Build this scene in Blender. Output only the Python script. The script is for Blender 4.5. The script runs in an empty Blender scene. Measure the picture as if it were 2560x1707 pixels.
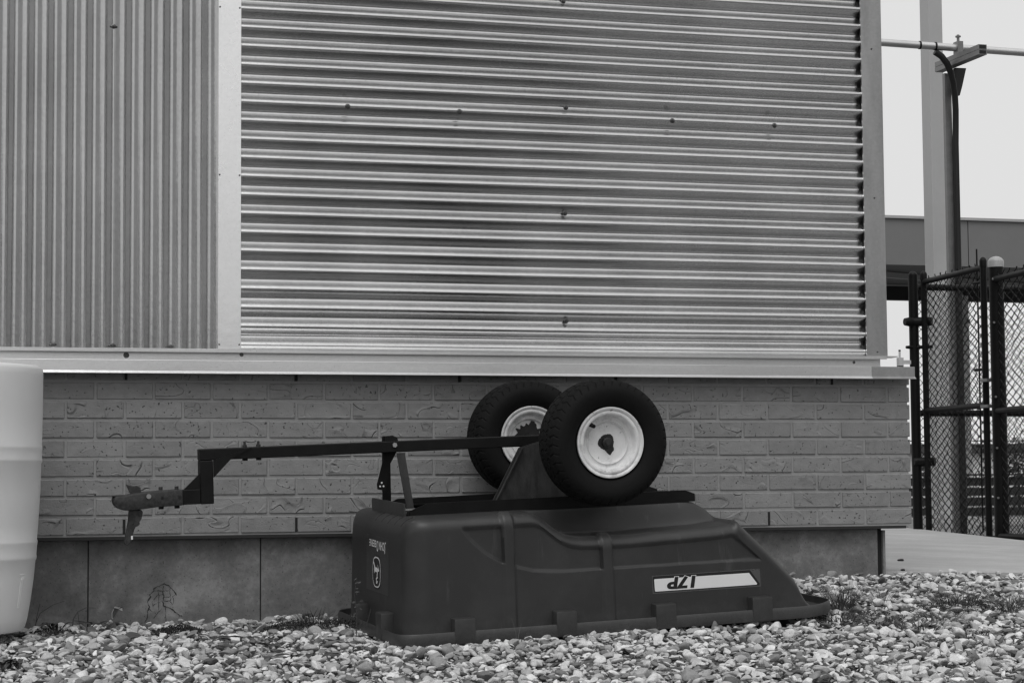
import bpy, bmesh, math, random
import numpy as np
from mathutils import Vector, Matrix
R_ = random.Random(7)
NR = np.random.RandomState(11)
sc = bpy.context.scene
col = sc.collection
rad = math.radians

# ------------------------------------------------------------------ camera
YAW, PITCH, ROLL = .2791, .0692, -.0075
cy, sy, cp, sp, cr, sr = math.cos(YAW), math.sin(YAW), math.cos(PITCH), math.sin(PITCH), math.cos(ROLL), math.sin(ROLL)
fwd = Vector((sy * cp, cy * cp, sp)); r0 = Vector((cy, -sy, 0)); u0 = r0.cross(fwd)
right = cr * r0 + sr * u0; up = -sr * r0 + cr * u0
cam = bpy.data.cameras.new('camera'); cam_ob = bpy.data.objects.new('camera', cam); col.objects.link(cam_ob)
M = Matrix((right, up, -fwd)).transposed().to_4x4(); M.translation = Vector((-.565, -7.277, .485))
cam_ob.matrix_world = M
cam.lens = 71.75; cam.sensor_width = 36; cam.clip_start = .1; cam.clip_end = 2000
sc.camera = cam_ob
# ------------------------------------------------------------------ sky and light (overcast, black-and-white film)
SUN_EL, SUN_AZ = rad(60), rad(205)      # azimuth clockwise from +Y : behind the camera, to the left
wd = bpy.data.worlds.new('World'); sc.world = wd; wd.use_nodes = True
nt = wd.node_tree; nt.nodes.clear()
out = nt.nodes.new('ShaderNodeOutputWorld'); bg = nt.nodes.new('ShaderNodeBackground')
sky = nt.nodes.new('ShaderNodeTexSky'); sky.sky_type = 'NISHITA'; sky.sun_disc = False
sky.sun_elevation = SUN_EL; sky.sun_rotation = SUN_AZ; sky.air_density = 1.0; sky.dust_density = 6.0; sky.ozone_density = 1.0
bw = nt.nodes.new('ShaderNodeRGBToBW'); mx = nt.nodes.new('ShaderNodeMix'); mx.data_type = 'FLOAT'
mx.inputs[0].default_value = .90; mx.inputs[3].default_value = 8.05      # flat cloud deck mixed over the clear sky
nt.links.new(sky.outputs[0], bw.inputs[0]); nt.links.new(bw.outputs[0], mx.inputs[2])
nt.links.new(mx.outputs[0], bg.inputs[0]); nt.links.new(bg.outputs[0], out.inputs[0])
bg.inputs[1].default_value = .10
sl = bpy.data.lights.new('sun', 'SUN'); sl.energy = 1.1; sl.angle = rad(30); sl.color = (1, 1, 1)
so = bpy.data.objects.new('sun', sl); col.objects.link(so)
sd = Vector((math.sin(SUN_AZ) * math.cos(SUN_EL), math.cos(SUN_AZ) * math.cos(SUN_EL), math.sin(SUN_EL)))
so.rotation_euler = sd.to_track_quat('Z', 'Y').to_euler()
sc.view_settings.view_transform = 'Standard'; sc.view_settings.look = 'None'
sc.view_settings.exposure = 0; sc.view_settings.gamma = 1; sc.view_settings.use_curve_mapping = False
sc.cycles.use_denoising = True; sc.cycles.max_bounces = 6; sc.cycles.filter_width = 1.4

# ------------------------------------------------------------------ materials
class NB:
    def __init__(s, name):
        s.m = bpy.data.materials.new(name); s.m.use_nodes = True; s.t = s.m.node_tree; s.t.nodes.clear()
        s.out = s.n('ShaderNodeOutputMaterial'); s.b = s.n('ShaderNodeBsdfPrincipled'); s.l(s.b.outputs[0], s.out.inputs[0])
        s.co = s.n('ShaderNodeTexCoord')
    def n(s, k, **kw):
        x = s.t.nodes.new(k)
        for a, b in kw.items(): setattr(x, a, b)
        return x
    def l(s, a, b): s.t.links.new(a, b)
    def vec(s, stretch=(1, 1, 1), rnd=0):
        mp = s.n('ShaderNodeMapping'); s.l(s.co.outputs['Object'], mp.inputs[0]); mp.inputs[3].default_value = stretch
        if rnd:
            oi = s.n('ShaderNodeObjectInfo'); mm = s.n('ShaderNodeMath', operation='MULTIPLY'); mm.inputs[1].default_value = rnd
            s.l(oi.outputs['Random'], mm.inputs[0]); s.l(mm.outputs[0], mp.inputs[1])
        return mp.outputs[0]
    def noise(s, scale, detail=4, rough=.55, vec=None, dist=0):
        x = s.n('ShaderNodeTexNoise'); x.inputs['Scale'].default_value = scale; x.inputs['Detail'].default_value = detail
        x.inputs['Roughness'].default_value = rough; x.inputs['Distortion'].default_value = dist
        s.l(vec if vec is not None else s.co.outputs['Object'], x.inputs['Vector']); return x.outputs[0]
    def ramp(s, f, *pts):
        x = s.n('ShaderNodeValToRGB'); e = x.color_ramp.elements
        while len(e) < len(pts): e.new(.5)
        for q, (p, v) in zip(e, pts): q.position = p; q.color = (v, v, v, 1)
        s.l(f, x.inputs[0]); return x.outputs[0]
    def math(s, op, a, b=None, clamp=False):
        x = s.n('ShaderNodeMath', operation=op); x.use_clamp = clamp
        for i, v in enumerate((a, b)):
            if v is None: continue
            if isinstance(v, (int, float)): x.inputs[i].default_value = v
            else: s.l(v, x.inputs[i])
        return x.outputs[0]
    def bump(s, h, dist=.002, strength=1, prev=None):
        x = s.n('ShaderNodeBump'); x.inputs['Distance'].default_value = dist; x.inputs['Strength'].default_value = strength
        s.l(h, x.inputs['Height'])
        if prev is not None: s.l(prev, x.inputs['Normal'])
        s.l(x.outputs[0], s.b.inputs['Normal']); return x.outputs[0]
    def set(s, **kw):
        for k, v in kw.items():
            i = s.b.inputs[{'base': 'Base Color', 'rough': 'Roughness', 'metal': 'Metallic', 'spec': 'Specular IOR Level', 'alpha': 'Alpha', 'emit': 'Emission Strength'}[k]]
            if isinstance(v, (int, float)):
                i.default_value = (v, v, v, 1) if k == 'base' else v
            else: s.l(v, i)
        return s

def simple(name, v, rough=.6, metal=0, var=.12, scale=12, spec=.5, grain=0, rnd=0, streak=(1, 1, 1)):
    b = NB(name); vc = b.vec(streak, rnd)
    n1 = b.noise(scale, 5, .6, vc); n2 = b.noise(scale * 9, 3, .6, vc)
    nn = b.math('ADD', b.math('MULTIPLY', n1, .7), b.math('MULTIPLY', n2, .3))
    c = b.ramp(nn, (.3, v * (1 - var)), (.7, v * (1 + var)))
    b.set(base=c, rough=b.ramp(n1, (.3, max(rough - .06, .02)), (.7, min(rough + .06, 1))), metal=metal, spec=spec)
    if grain: b.bump(n2, grain)
    return b.m

def galv(name, v, r0_, r1, spots=.0, streak=(1, 1, 1), dirt=.12):
    b = NB(name); vc = b.vec(streak)
    n1 = b.noise(2.2, 5, .6, vc); vo = b.n('ShaderNodeTexVoronoi'); vo.inputs['Scale'].default_value = 110
    b.l(b.co.outputs['Object'], vo.inputs['Vector'])
    g = b.n('ShaderNodeRGBToBW'); b.l(vo.outputs['Color'], g.inputs[0])
    n3 = b.noise(160, 3, .7, b.vec((1, 1, 1)))
    base = b.math('ADD', b.ramp(n1, (.3, v * (1 - dirt)), (.7, v * (1 + dirt * .4))), b.math('MULTIPLY', b.math('SUBTRACT', g.outputs[0], .5), .05))
    if spots:
        sp_ = b.ramp(n3, (.62, 1), (.70, 1 - spots)); mask = b.ramp(b.noise(1.3, 3, .6), (.42, 0), (.60, 1))
        k = b.math('SUBTRACT', 1, b.math('MULTIPLY', b.math('SUBTRACT', 1, sp_), mask)); base = b.math('MULTIPLY', base, k)
    b.set(base=base, metal=1.0, rough=b.ramp(n1, (.3, r0_), (.7, r1)))
    b.bump(b.noise(40, 3, .6), .0006, .6)
    return b.m

M_corr = galv('galvanised_corrugation', .71, .21, .25, spots=.45)
M_rib = galv('galvanised_ribs', .50, .13, .17, spots=.1)
M_trim = galv('galvanised_trim', .97, .24, .32, spots=.2)
M_corner = galv('darker_galvanised', .50, .26, .36, spots=.2, streak=(3, 3, .5), dirt=.3)  # darker, streaked metal for the corner trim and the drip end piece
M_flash = galv('galvanised_flashing', .78, .30, .38, spots=.3, streak=(.4, 1, 4), dirt=.14)
M_screw = simple('screw_steel', .12, .35, 1)
M_black_hole = simple('dark_gap', .012, .8)
M_mortar = simple('mortar', .29, .9, var=.15, scale=20, grain=.0015)
M_conc = None
def brick_mat():
    b = NB('brick'); v = b.vec((1, 1, 1.5), 37.0)
    n1 = b.noise(9, .5, .4, v, .7); n2 = b.noise(7, 2, .5, b.vec((1, 1, 1), 91.0))
    n3 = b.noise(14, .3, .4, b.vec((1, 1, 1.3), 53.0), 1.2)
    ridge = lambda n, c, w: b.math('SUBTRACT', 1, b.math('DIVIDE', b.math('ABSOLUTE', b.math('SUBTRACT', n, c)), w, True), True)
    rA = b.math('MULTIPLY', ridge(n1, .5, .018), b.ramp(n2, (.50, 0), (.54, 1)))
    stepA = b.math('MULTIPLY', b.ramp(n1, (.495, 0), (.515, 1), (.60, .15)), b.ramp(n2, (.50, 0), (.54, 1)))
    rB = b.math('MULTIPLY', ridge(n3, .58, .024), b.ramp(n2, (.42, 1), (.46, 0)))
    fine = b.noise(190, 4, .65, b.vec((1, 1, 1), 17.0)); pits = b.ramp(b.noise(120, 1, .5, b.vec((1, 1, 1), 11.0)), (.26, 1), (.31, 0))
    oi = b.n('ShaderNodeObjectInfo'); amp = b.math('ADD', .25, b.math('MULTIPLY', b.math('FRACT', b.math('MULTIPLY', oi.outputs['Random'], 13.7)), 1.0))
    h = b.math('MULTIPLY', amp, b.math('ADD', b.math('MULTIPLY', stepA, 1.1), b.math('MULTIPLY', b.math('ADD', rA, rB), -.36)))
    h = b.math('ADD', h, b.math('MULTIPLY', b.noise(3.5, 3, .5, b.vec((1, 1, 1.6), 29.0)), 2.3))
    h = b.math('ADD', h, b.math('MULTIPLY', fine, .42)); h = b.math('ADD', h, b.math('MULTIPLY', pits, -.9))
    c = b.ramp(oi.outputs['Random'], (0, .232), (.5, .252), (1, .275))
    c = b.math('MULTIPLY', c, b.ramp(b.noise(22, 4, .6, v), (.3, .9), (.7, 1.1)))
    c = b.math('MULTIPLY', c, b.math('SUBTRACT', 1, b.math('MULTIPLY', pits, .7)))
    b.set(base=c, rough=.85, spec=.25); b.bump(h, .0042)
    return b.m
M_brick = brick_mat()
def conc_mat(name, v, blot=.25, scale=3, streakz=1):
    b = NB(name); n1 = b.noise(scale, 6, .65, b.vec((1, 1, streakz))); n2 = b.noise(60, 4, .7); n3 = b.noise(11, 5, .7)
    c = b.math('ADD', b.math('MULTIPLY', n1, .55), b.math('ADD', b.math('MULTIPLY', n2, .22), b.math('MULTIPLY', n3, .23)))
    c = b.ramp(c, (.36, v * (1 - blot)), (.5, v), (.62, v * (1 + blot * 1.5)))
    pits = b.ramp(b.noise(150, 2, .5), (.30, .55), (.34, 1))
    b.set(base=b.math('MULTIPLY', c, pits), rough=.85, spec=.3); b.bump(n2, .0012); return b.m
M_found = conc_mat('foundation_concrete', .172, .40, 6)
M_slab = conc_mat('slab_concrete', .43, .13, 2, 1)
def plastic_tub():
    b = NB('tub_plastic'); n = b.noise(6, 6, .7); n2 = b.noise(240, 3, .6); sc_ = b.noise(18, 5, .7, b.vec((1, 1, .15)))
    dust = b.ramp(n, (.45, 0), (.75, 1))
    c = b.math('ADD', .027, b.math('MULTIPLY', dust, .012)); c = b.math('ADD', c, b.math('MULTIPLY', b.ramp(sc_, (.60, 0), (.68, 1)), .022))
    sx_ = b.n('ShaderNodeSeparateXYZ'); b.l(b.co.outputs['Object'], sx_.inputs[0])
    mud = b.math('MULTIPLY', b.ramp(b.math('ADD', b.math('MULTIPLY', sx_.outputs['Z'], 4.5), b.math('MULTIPLY', b.noise(30, 6, .75), .55)), (.30, 1), (.62, 0)), b.ramp(n2, (.35, .3), (.6, 1)))
    c = b.math('ADD', c, b.math('MULTIPLY', mud, .030))      # dried splashes along the rim
    b.set(base=c, rough=b.ramp(n, (.3, .40), (.7, .52)), spec=.5); b.bump(n2, .0004, .5); return b.m
M_tub = plastic_tub()
M_tubdark = simple('tub_slot_shade', .008, .7)  # near-black colour for the shade inside the tub slots
M_blackpaint = simple('black_paint', .007, .5, var=.4, scale=20, grain=.0003, spec=.22)
M_dullpaint = simple('scuffed_black_paint', .038, .45, var=.5, scale=45, grain=.0003, spec=.35, streak=(1, 1, .3))
M_rub = simple('tyre_rubber', .0085, .75, var=.3, scale=10, grain=.0006, spec=.14)
def rim_mat():
    b = NB('rim_paint'); n = b.noise(26, 6, .75); ch = b.ramp(b.noise(38, 5, .7), (.64, 1), (.69, .35))
    b.set(base=b.math('MULTIPLY', b.ramp(n, (.3, .66), (.7, .80)), b.math('MULTIPLY', ch, b.ramp(b.noise(9, 6, .7), (.34, .62), (.46, 1)))), rough=.34, spec=.5); return b.m
M_rim = rim_mat()
M_grease = simple('old_grease', .012, .35, var=.5, scale=60, grain=.001)
M_coupler = simple('worn_coupler_steel', .036, .55, .2, var=.85, scale=75, grain=.0005)
M_bolt = simple('zinc_bolt', .62, .35, 1, var=.1)
M_white = simple('white_print', .78, .35, var=.02)
M_blk = simple('black_print', .010, .35, var=.05)
M_grn = simple('label_film', .085, .30, var=.1)
def barrel_mat():
    b = NB('translucent_white_plastic'); n = b.noise(3, 5, .6, b.vec((1, 1, .6)))
    b.set(base=b.ramp(n, (.3, .71), (.7, .78)), rough=.42)
    b.b.inputs['Subsurface Weight'].default_value = .25; b.b.inputs['Subsurface Radius'].default_value = (.03, .03, .03)
    b.bump(b.noise(12, 3, .5), .0008, .4); return b.m
M_barrel = barrel_mat()
M_soil = simple('soil', .10, .95, var=.5, scale=18, grain=.006)
def stone_mat():
    b = NB('gravel_stone'); oi = b.n('ShaderNodeObjectInfo')
    base = b.ramp(oi.outputs['Random'], (0, .08), (.10, .18), (.26, .33), (.55, .52), (.82, .66), (1, .80))
    v = b.vec((1, 1, 1), 80.0)
    m1 = b.ramp(b.noise(1.6, 6, .7, v), (.3, .78), (.7, 1.18)); m2 = b.ramp(b.noise(14, 3, .7, v), (.36, .72), (.5, 1.05))
    b.set(base=b.math('MULTIPLY', b.math('MULTIPLY', base, m1), m2), rough=.8, spec=.3)
    b.bump(b.noise(5, 4, .65, v), .0012); return b.m
M_stone = stone_mat()
M_grass = simple('grass_blade', .070, .55, var=.5, scale=8)
M_weed = simple('weed_leaf', .050, .6, var=.5, scale=30)
M_moss = simple('dark_moss', .030, .9, var=.6, scale=60)
M_dry = simple('dry_stem', .055, .8, var=.4, scale=40)
M_paleaf = simple('dead_leaf', .22, .7, var=.3, scale=30)
M_fence = simple('black_vinyl_fence', .006, .5, var=.3, spec=.2)
M_capm = simple('weathered_cap', .40, .4, var=.2)
M_col = simple('painted_column', .44, .5, var=.05, scale=2)
M_fascia = simple('painted_fascia', .19, .5, var=.05, scale=2)
M_soff = simple('soffit', .20, .7, var=.1, scale=3)
M_beam = simple('dark_beam', .02, .6)
M_pipe = galv('galvanised_pipe', .70, .35, .45, spots=.6)
M_strut = simple('strut_channel', .22, .45, .5, var=.2)
M_cable = simple('black_conduit', .010, .5)
M_darkwood = simple('dark_slats', .018, .7, var=.4, scale=5)
M_lightconc = simple('pale_concrete', .42, .8)
M_farwhite = simple('pale_cladding', .62, .7)
M_farroof = simple('dark_roof', .05, .7)
M_hill = simple('hazy_hill', .42, 1, var=.08, scale=.05)
M_leaf = simple('far_foliage', .05, .8, var=.5, scale=3)
M_yard = simple('yard_ground', .12, .95, var=.25, scale=.8, grain=.004)
M_clad = simple('side_cladding', .35, .5, .6)

# ------------------------------------------------------------------ helpers
def tag(o, label=None, cat=None, group=None, kind=None):
    if label: o['label'] = label
    if cat: o['category'] = cat
    if group: o['group'] = group
    if kind: o['kind'] = kind
    return o
def empty(name, loc=(0, 0, 0), mat=None):
    o = bpy.data.objects.new(name, None); o.empty_display_size = .1
    if mat is not None: o.matrix_world = mat
    else: o.location = loc
    col.objects.link(o); return o
def part(name, me, m, parent=None, world=False, smooth=None):
    """me: mesh or bmesh; when world is True its coordinates are world ones and the parent is an unrotated Empty"""
    if isinstance(me, bmesh.types.BMesh):
        b = me; me = bpy.data.meshes.new(name); b.to_mesh(me); b.free()
    o = bpy.data.objects.new(name, me)
    if m is not None and not me.materials: me.materials.append(m)
    if smooth is not None:
        me.polygons.foreach_set('use_smooth', [True] * len(me.polygons))
        if smooth < 179:
            try: me.set_sharp_from_angle(angle=rad(smooth))
            except Exception: pass
    col.objects.link(o)
    if parent is not None:
        o.parent = parent
        if world:
            p = Vector((0, 0, 0)); q = parent
            while q is not None: p += q.location; q = q.parent
            o.location = -p
    return o
def B(): return bmesh.new()
def box(bm, x0, x1, y0, y1, z0, z1, bev=0):
    vs = [bm.verts.new((x, y, z)) for x in (x0, x1) for y in (y0, y1) for z in (z0, z1)]
    fs = [(0, 1, 3, 2), (4, 6, 7, 5), (0, 4, 5, 1), (2, 3, 7, 6), (0, 2, 6, 4), (1, 5, 7, 3)]
    F = [bm.faces.new([vs[i] for i in f]) for f in fs]
    if bev:
        es = list({e for f in F for e in f.edges})
        bmesh.ops.bevel(bm, geom=es, offset=bev, segments=1 if bev < .004 else 2, affect='EDGES', profile=.5)
    return bm
def boxo(name, d, m, parent, world=True, bev=0, smooth=None): return part(name, box(B(), *d, bev=bev), m, parent, world, smooth)
def prism(bm, pts, d0, d1, axis='y', bev=0):
    """polygon pts (a,b) extruded along axis from d0 to d1 ; axis y -> (a,d,b), x -> (d,a,b), z -> (a,b,d)"""
    f = {'y': lambda a, b, d: (a, d, b), 'x': lambda a, b, d: (d, a, b), 'z': lambda a, b, d: (a, b, d)}[axis]
    A = [bm.verts.new(f(a, b, d0)) for a, b in pts]; C_ = [bm.verts.new(f(a, b, d1)) for a, b in pts]
    n = len(pts); F = [bm.faces.new(A), bm.faces.new(C_[::-1])]
    for i in range(n): F.append(bm.faces.new((A[i], C_[i], C_[(i + 1) % n], A[(i + 1) % n])))
    bmesh.ops.recalc_face_normals(bm, faces=F)
    if bev: bmesh.ops.bevel(bm, geom=list({e for q in F for e in q.edges}), offset=bev, segments=2, affect='EDGES', profile=.5)
    return bm
def tube(bm, pts, r, n=10, cap=True):
    pts = [Vector(p) for p in pts]; rs = r if isinstance(r, (list, tuple)) else [r] * len(pts)
    ring = []; ref = None
    for i, p in enumerate(pts):
        t = (pts[min(i + 1, len(pts) - 1)] - pts[max(i - 1, 0)]).normalized()
        if ref is None: ref = t.orthogonal().normalized()
        a = (ref - t * ref.dot(t)).normalized(); b = t.cross(a); ref = a
        ring.append([bm.verts.new(p + (a * math.cos(2 * math.pi * k / n) + b * math.sin(2 * math.pi * k / n)) * rs[i]) for k in range(n)])
    for A, C_ in zip(ring, ring[1:]):
        for k in range(n): bm.faces.new((A[k], A[(k + 1) % n], C_[(k + 1) % n], C_[k]))
    if cap: bm.faces.new(ring[0][::-1]); bm.faces.new(ring[-1])
    return bm
def gridmesh(name, V, wrap_u=False, wrap_v=False, flip=False):
    nu, nv = V.shape[:2]; me = bpy.data.meshes.new(name)
    a = np.arange(nu if wrap_u else nu - 1); b = np.arange(nv if wrap_v else nv - 1); A, Bq = np.meshgrid(a, b, indexing='ij')
    A2 = (A + 1) % nu; B2 = (Bq + 1) % nv
    f = np.stack([A * nv + Bq, A2 * nv + Bq, A2 * nv + B2, A * nv + B2], -1).reshape(-1, 4)
    if flip: f = f[:, ::-1]
    me.vertices.add(nu * nv); me.vertices.foreach_set('co', V.reshape(-1).astype(np.float32))
    me.loops.add(f.size); me.loops.foreach_set('vertex_index', f.reshape(-1).astype(np.int32))
    me.polygons.add(len(f)); me.polygons.foreach_set('loop_start', np.arange(0, f.size, 4, dtype=np.int32))
    me.update(calc_edges=True); me.validate(); return me
def lathe(prof, n=96, axis='y', c=(0, 0, 0)):
    """prof list of (r, d): radius and distance along axis"""
    a = np.linspace(0, 2 * np.pi, n, endpoint=False); P = np.array(prof)
    r, d = P[:, 0][None], P[:, 1][None]; ca, sa = np.cos(a)[:, None], np.sin(a)[:, None]
    if axis == 'y': V = np.stack([r * ca, d + 0 * ca, r * sa], -1)
    else: V = np.stack([r * ca, r * sa, d + 0 * ca], -1)
    return gridmesh('lathe', V + np.array(c), wrap_u=True)
def interp(x, pts): return np.interp(x, [p[0] for p in pts], [p[1] for p in pts])
def smooth_interp(x, pts, w):
    ks = np.linspace(-1, 1, 9); return sum(interp(np.asarray(x) + k * w, pts) * (1 - abs(k) * .8) for k in ks) / sum(1 - abs(k) * .8 for k in ks)
def sstep(a, b, x): t = np.clip((x - a) / (b - a), 0, 1); return t * t * (3 - 2 * t)

# ------------------------------------------------------------------ ground
def ground_z(x, y):
    x = np.asarray(x, float); y = np.asarray(y, float)
    s = smooth_interp(x, [(-9, -.004), (.45, -.004), (2.8, .118), (3.2, .112), (6.5, .03), (60, .0)], .15)
    f = np.clip(1 - .62 * np.clip(-y, 0, None) / .95, 0.12, 1); g = s * f + .047 * np.clip(y, -2.2, 0)
    g = g + .012 * (np.sin(x * 2.3 + y * 1.7) * np.sin(y * 2.9 - x * .8)) * sstep(-.1, -1.2, y)
    back = sstep(.05, .4, y); return g * (1 - back) + (-.02) * back
xs = np.unique(np.concatenate([np.linspace(-300, -12, 12), np.linspace(-12, -2, 15), np.linspace(-2, 6, 110), np.linspace(6, 16, 20), np.linspace(16, 400, 14)]))
ys = np.unique(np.concatenate([np.linspace(-300, -12, 12), np.linspace(-12, -4, 12), np.linspace(-4, .6, 80), np.linspace(.6, 20, 20), np.linspace(20, 400, 14)]))
X, Y_ = np.meshgrid(xs, ys, indexing='ij'); Z_ = ground_z(X, Y_) - .012
Z_ = np.where((X > -8) & (X < 3.0) & (Y_ > .08) & (Y_ < 9), -.25, Z_)
tag(part('ground', gridmesh('ground', np.stack([X, Y_, Z_], -1)), M_yard, smooth=180), kind='structure')
# ------------------------------------------------------------------ hills
ang = np.linspace(rad(-40), rad(100), 90); hz = 7 + 2.2 * np.sin(ang * 9) + 1.5 * np.sin(ang * 23 + 1) + .8 * np.sin(ang * 51)
V = np.stack([np.stack([np.sin(ang) * r, np.cos(ang) * r, np.where(k == 1, hz, -1 + 0 * ang)], -1) for k, r in enumerate((280, 330, 420))], 1)
tag(part('hills', gridmesh('hills', V), M_hill, smooth=180), kind='structure')

# ------------------------------------------------------------------ the building
bld = empty('metal_clad_building', (1.5, .05, 0))
tag(bld, 'metal clad building wall with corrugated sheets above a brick base and concrete foundation', 'building')
P = .06773
def corrug(ph): return .0118 * (np.cos(ph) + .035 * np.cos(3 * ph)) / 1.035 + .0006     # arc and tangent profile: straight flanks, round crests
# inner core
boxo('inner_wall', (-7.5, 2.99, .056, 8.5, -.24, 4.6), M_clad, bld)
boxo('roof_edge', (-7.6, 3.2, -.35, 8.6, 4.6, 4.95), M_fascia, bld)
boxo('side_cladding', (2.99, 3.036, .012, 8.5, .97, 4.6), M_clad, bld)
def corr_sheet(z0, z1, x0, x1, off, nx=2, rnd=0):
    z = np.arange(z0, z1 + 1e-6, P / 20); x = np.linspace(x0, x1, nx)
    X, Z = np.meshgrid(x, z, indexing='ij')
    ph = (Z - 1.019) / P * 2 * np.pi
    wob = .0007 * np.sin(X * 1.9 + Z * 7) + .0005 * np.sin(X * 5.1 + Z * 13)
    Yv = corrug(ph) + .0005 - off + wob     # trough deep, crest at y = -.0105
    return gridmesh('corrugated_sheet', np.stack([X, Yv, Z + .0006 * np.sin(X * 3 + Z * 5)], -1), flip=False)
for z0, z1, off in ((.9695, 1.512, 0), (1.500, 2.122, .0018), (2.108, 4.58, .0036)):
    part('corrugated_sheet', corr_sheet(z0, z1, .49, 2.9585, off, 60), M_corr, bld, True, 180)
def rib_sheet(x0, x1, off):
    x = np.arange(x0, x1 + 1e-6, P / 20); z = np.linspace(.969, 4.58, 40); X, Z = np.meshgrid(x, z, indexing='ij')
    ph = (X - .056) / P * 2 * np.pi
    return gridmesh('ribbed_sheet', np.stack([X + .0005 * np.sin(Z * 2.1 + X * 9), corrug(ph) + .0005 - off + .0006 * np.sin(Z * 1.7 + X * 11), Z], -1))
part('ribbed_sheet', rib_sheet(-2.05, .062, .0018), M_rib, bld, True, 180)
part('ribbed_sheet', rib_sheet(.036, .43, 0), M_rib, bld, True, 180)
part('ribbed_sheet', rib_sheet(-7.5, -2.03, 0), M_rib, bld, True, 180)
# trims
bm = B(); box(bm, .4255, .5075, -.0175, -.0160, .9695, 4.58, bev=.0005); box(bm, .4255, .427, -.0159, .012, .9695, 4.58); box(bm, .506, .5075, -.0159, .012, .9695, 4.58)
vt = part('vertical_trim', bm, M_trim, bld, True)
bm = B(); box(bm, 2.9560, 3.0440, -.0190, -.0170, .9690, 4.58, bev=.0006); box(bm, 3.0420, 3.0440, -.0169, .10, .9690, 4.58); box(bm, 2.9560, 2.9575, -.0169, -.010, .9690, 4.58)
ct = part('corner_trim', bm, M_corner, bld, True)
def dome(bm, c, r, h, n=10, axis=-1):
    rings = [(r, 0), (r * .95, h * .45), (r * .6, h * .85)]
    R3 = [[bm.verts.new((c[0] + q * math.cos(2 * math.pi * k / n), c[1] - d, c[2] + q * math.sin(2 * math.pi * k / n))) for k in range(n)] for q, d in rings]
    for A, C_ in zip(R3, R3[1:]):
        for k in range(n): bm.faces.new((A[k], A[(k + 1) % n], C_[(k + 1) % n], C_[k]))
    bm.faces.new(R3[-1])
def screw(parent, x, y, z, r=.0058, name='screw', m=None):
    bm = B(); dome(bm, (x, y, z), r * 1.5, .003, 14); dome(bm, (x, y - .003, z), r * .8, .006, 6)
    return part(name, bm, m or M_screw, parent, True)
for x, z in [(.898, 1.864), (1.320, 1.863), (1.734, 1.896), (2.161, 1.864), (2.583, 1.863)]: screw(bld, x, -.0142, z - .002, .0066)
for x, z in [(1.732, 1.492), (1.733, 1.086), (1.733, 2.300)]: screw(bld, x, .002, z + .004, .0066)
for x, z in [(.056, 2.117), (-.144, .980), (.056, .979), (.259, .977), (-.55, 2.117)]: screw(bld, x, .0100, z)
for z in (.985, 1.594, 2.203, 2.81):
    for x in (.4305, .5020): screw(bld, x, -.0174, z, .0022, 'rivet')
for z in (.985, 1.590, 2.182): screw(bld, 3.000, -.0189, z, .0024, 'rivet')
# base flashings : nosing, recess, drip face
bm = B(); prism(bm, [(.020, .9685), (-.0385, .9668), (-.0390, .9664), (-.0390, .9550), (-.0370, .9545), (-.0365, .9640), (.020, .9650)], -7.5, .052, 'x'); part('sill_flashing', bm, M_flash, bld, True)
bm = B(); prism(bm, [(.020, .9690), (-.0395, .9673), (-.0400, .9669), (-.0400, .9555), (-.0380, .9550), (-.0375, .9645), (.020, .9655)], .0522, 3.030, 'x')
prism(bm, [(.020, .9690), (-.046, .9675), (-.030, .9640), (.020, .9635)], 3.0302, 3.078, 'x'); part('sill_flashing', bm, M_flash, bld, True)
boxo('base_channel', (-7.5, 3.018, -.006, .055, .9282, .9625), M_flash, bld)
def drip(x0, x1, o):
    pr = [(.0500, .9300), (-.040 - o, .9262), (-.0492 - o, .9259), (-.0495 - o, .9252), (-.0500 - o, .8880), (-.0620 - o, .8790), (-.0610 - o, .8770), (-.0480 - o, .8850), (-.0470 - o, .9230), (.0500, .9270)]
    return part('drip_flashing', prism(B(), pr, x0, x1, 'x'), M_flash, bld, True)
drip(-7.5, .135, 0); drip(.120, 2.968, .0016); dc = drip(2.958, 3.142, .0030); dc.data.materials[0] = M_corner  # right end piece uses the darker corner metal
screw(bld, .105, -.006, .944, .007); screw(bld, .512, -.006, .9500, .005); screw(bld, 2.905, -.006, .944, .004)
# brick plinth
mortar = boxo('mortar', (-7.4, 3.1345, .0036, .0555, .3085, .9260), M_mortar, bld)
side_core = boxo('mortar', (2.9905, 3.1345, .0560, 6.0, .3085, .9260), M_mortar, bld)
def brick_mesh(w, h=.0577, d=.04):
    me = bpy.data.meshes.new('brick'); b = box(B(), 0, w, 0, d, 0, h, bev=.0022); b.to_mesh(me); b.free(); me.materials.append(M_brick); return me
MB_full, MB_head, MB_corner, MB_side = brick_mesh(.1942), brick_mesh(.0905), brick_mesh(.1930), None
def side_mesh(w):
    me = bpy.data.meshes.new('brick'); b = box(B(), 0, .04, 0, w, 0, .0577, bev=.0022); b.to_mesh(me); b.free(); me.materials.append(M_brick); return me
MS_full, MS_head = side_mesh(.1942), side_mesh(.0905)
def add_brick(me, x, y, z):
    o = bpy.data.objects.new('brick', me); col.objects.link(o); o.parent = bld; o.location = Vector((x, y, z)) - bld.location
    o.rotation_euler = (0, R_.uniform(-.002, .002), R_.uniform(-.003, .003)); return o
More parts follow.
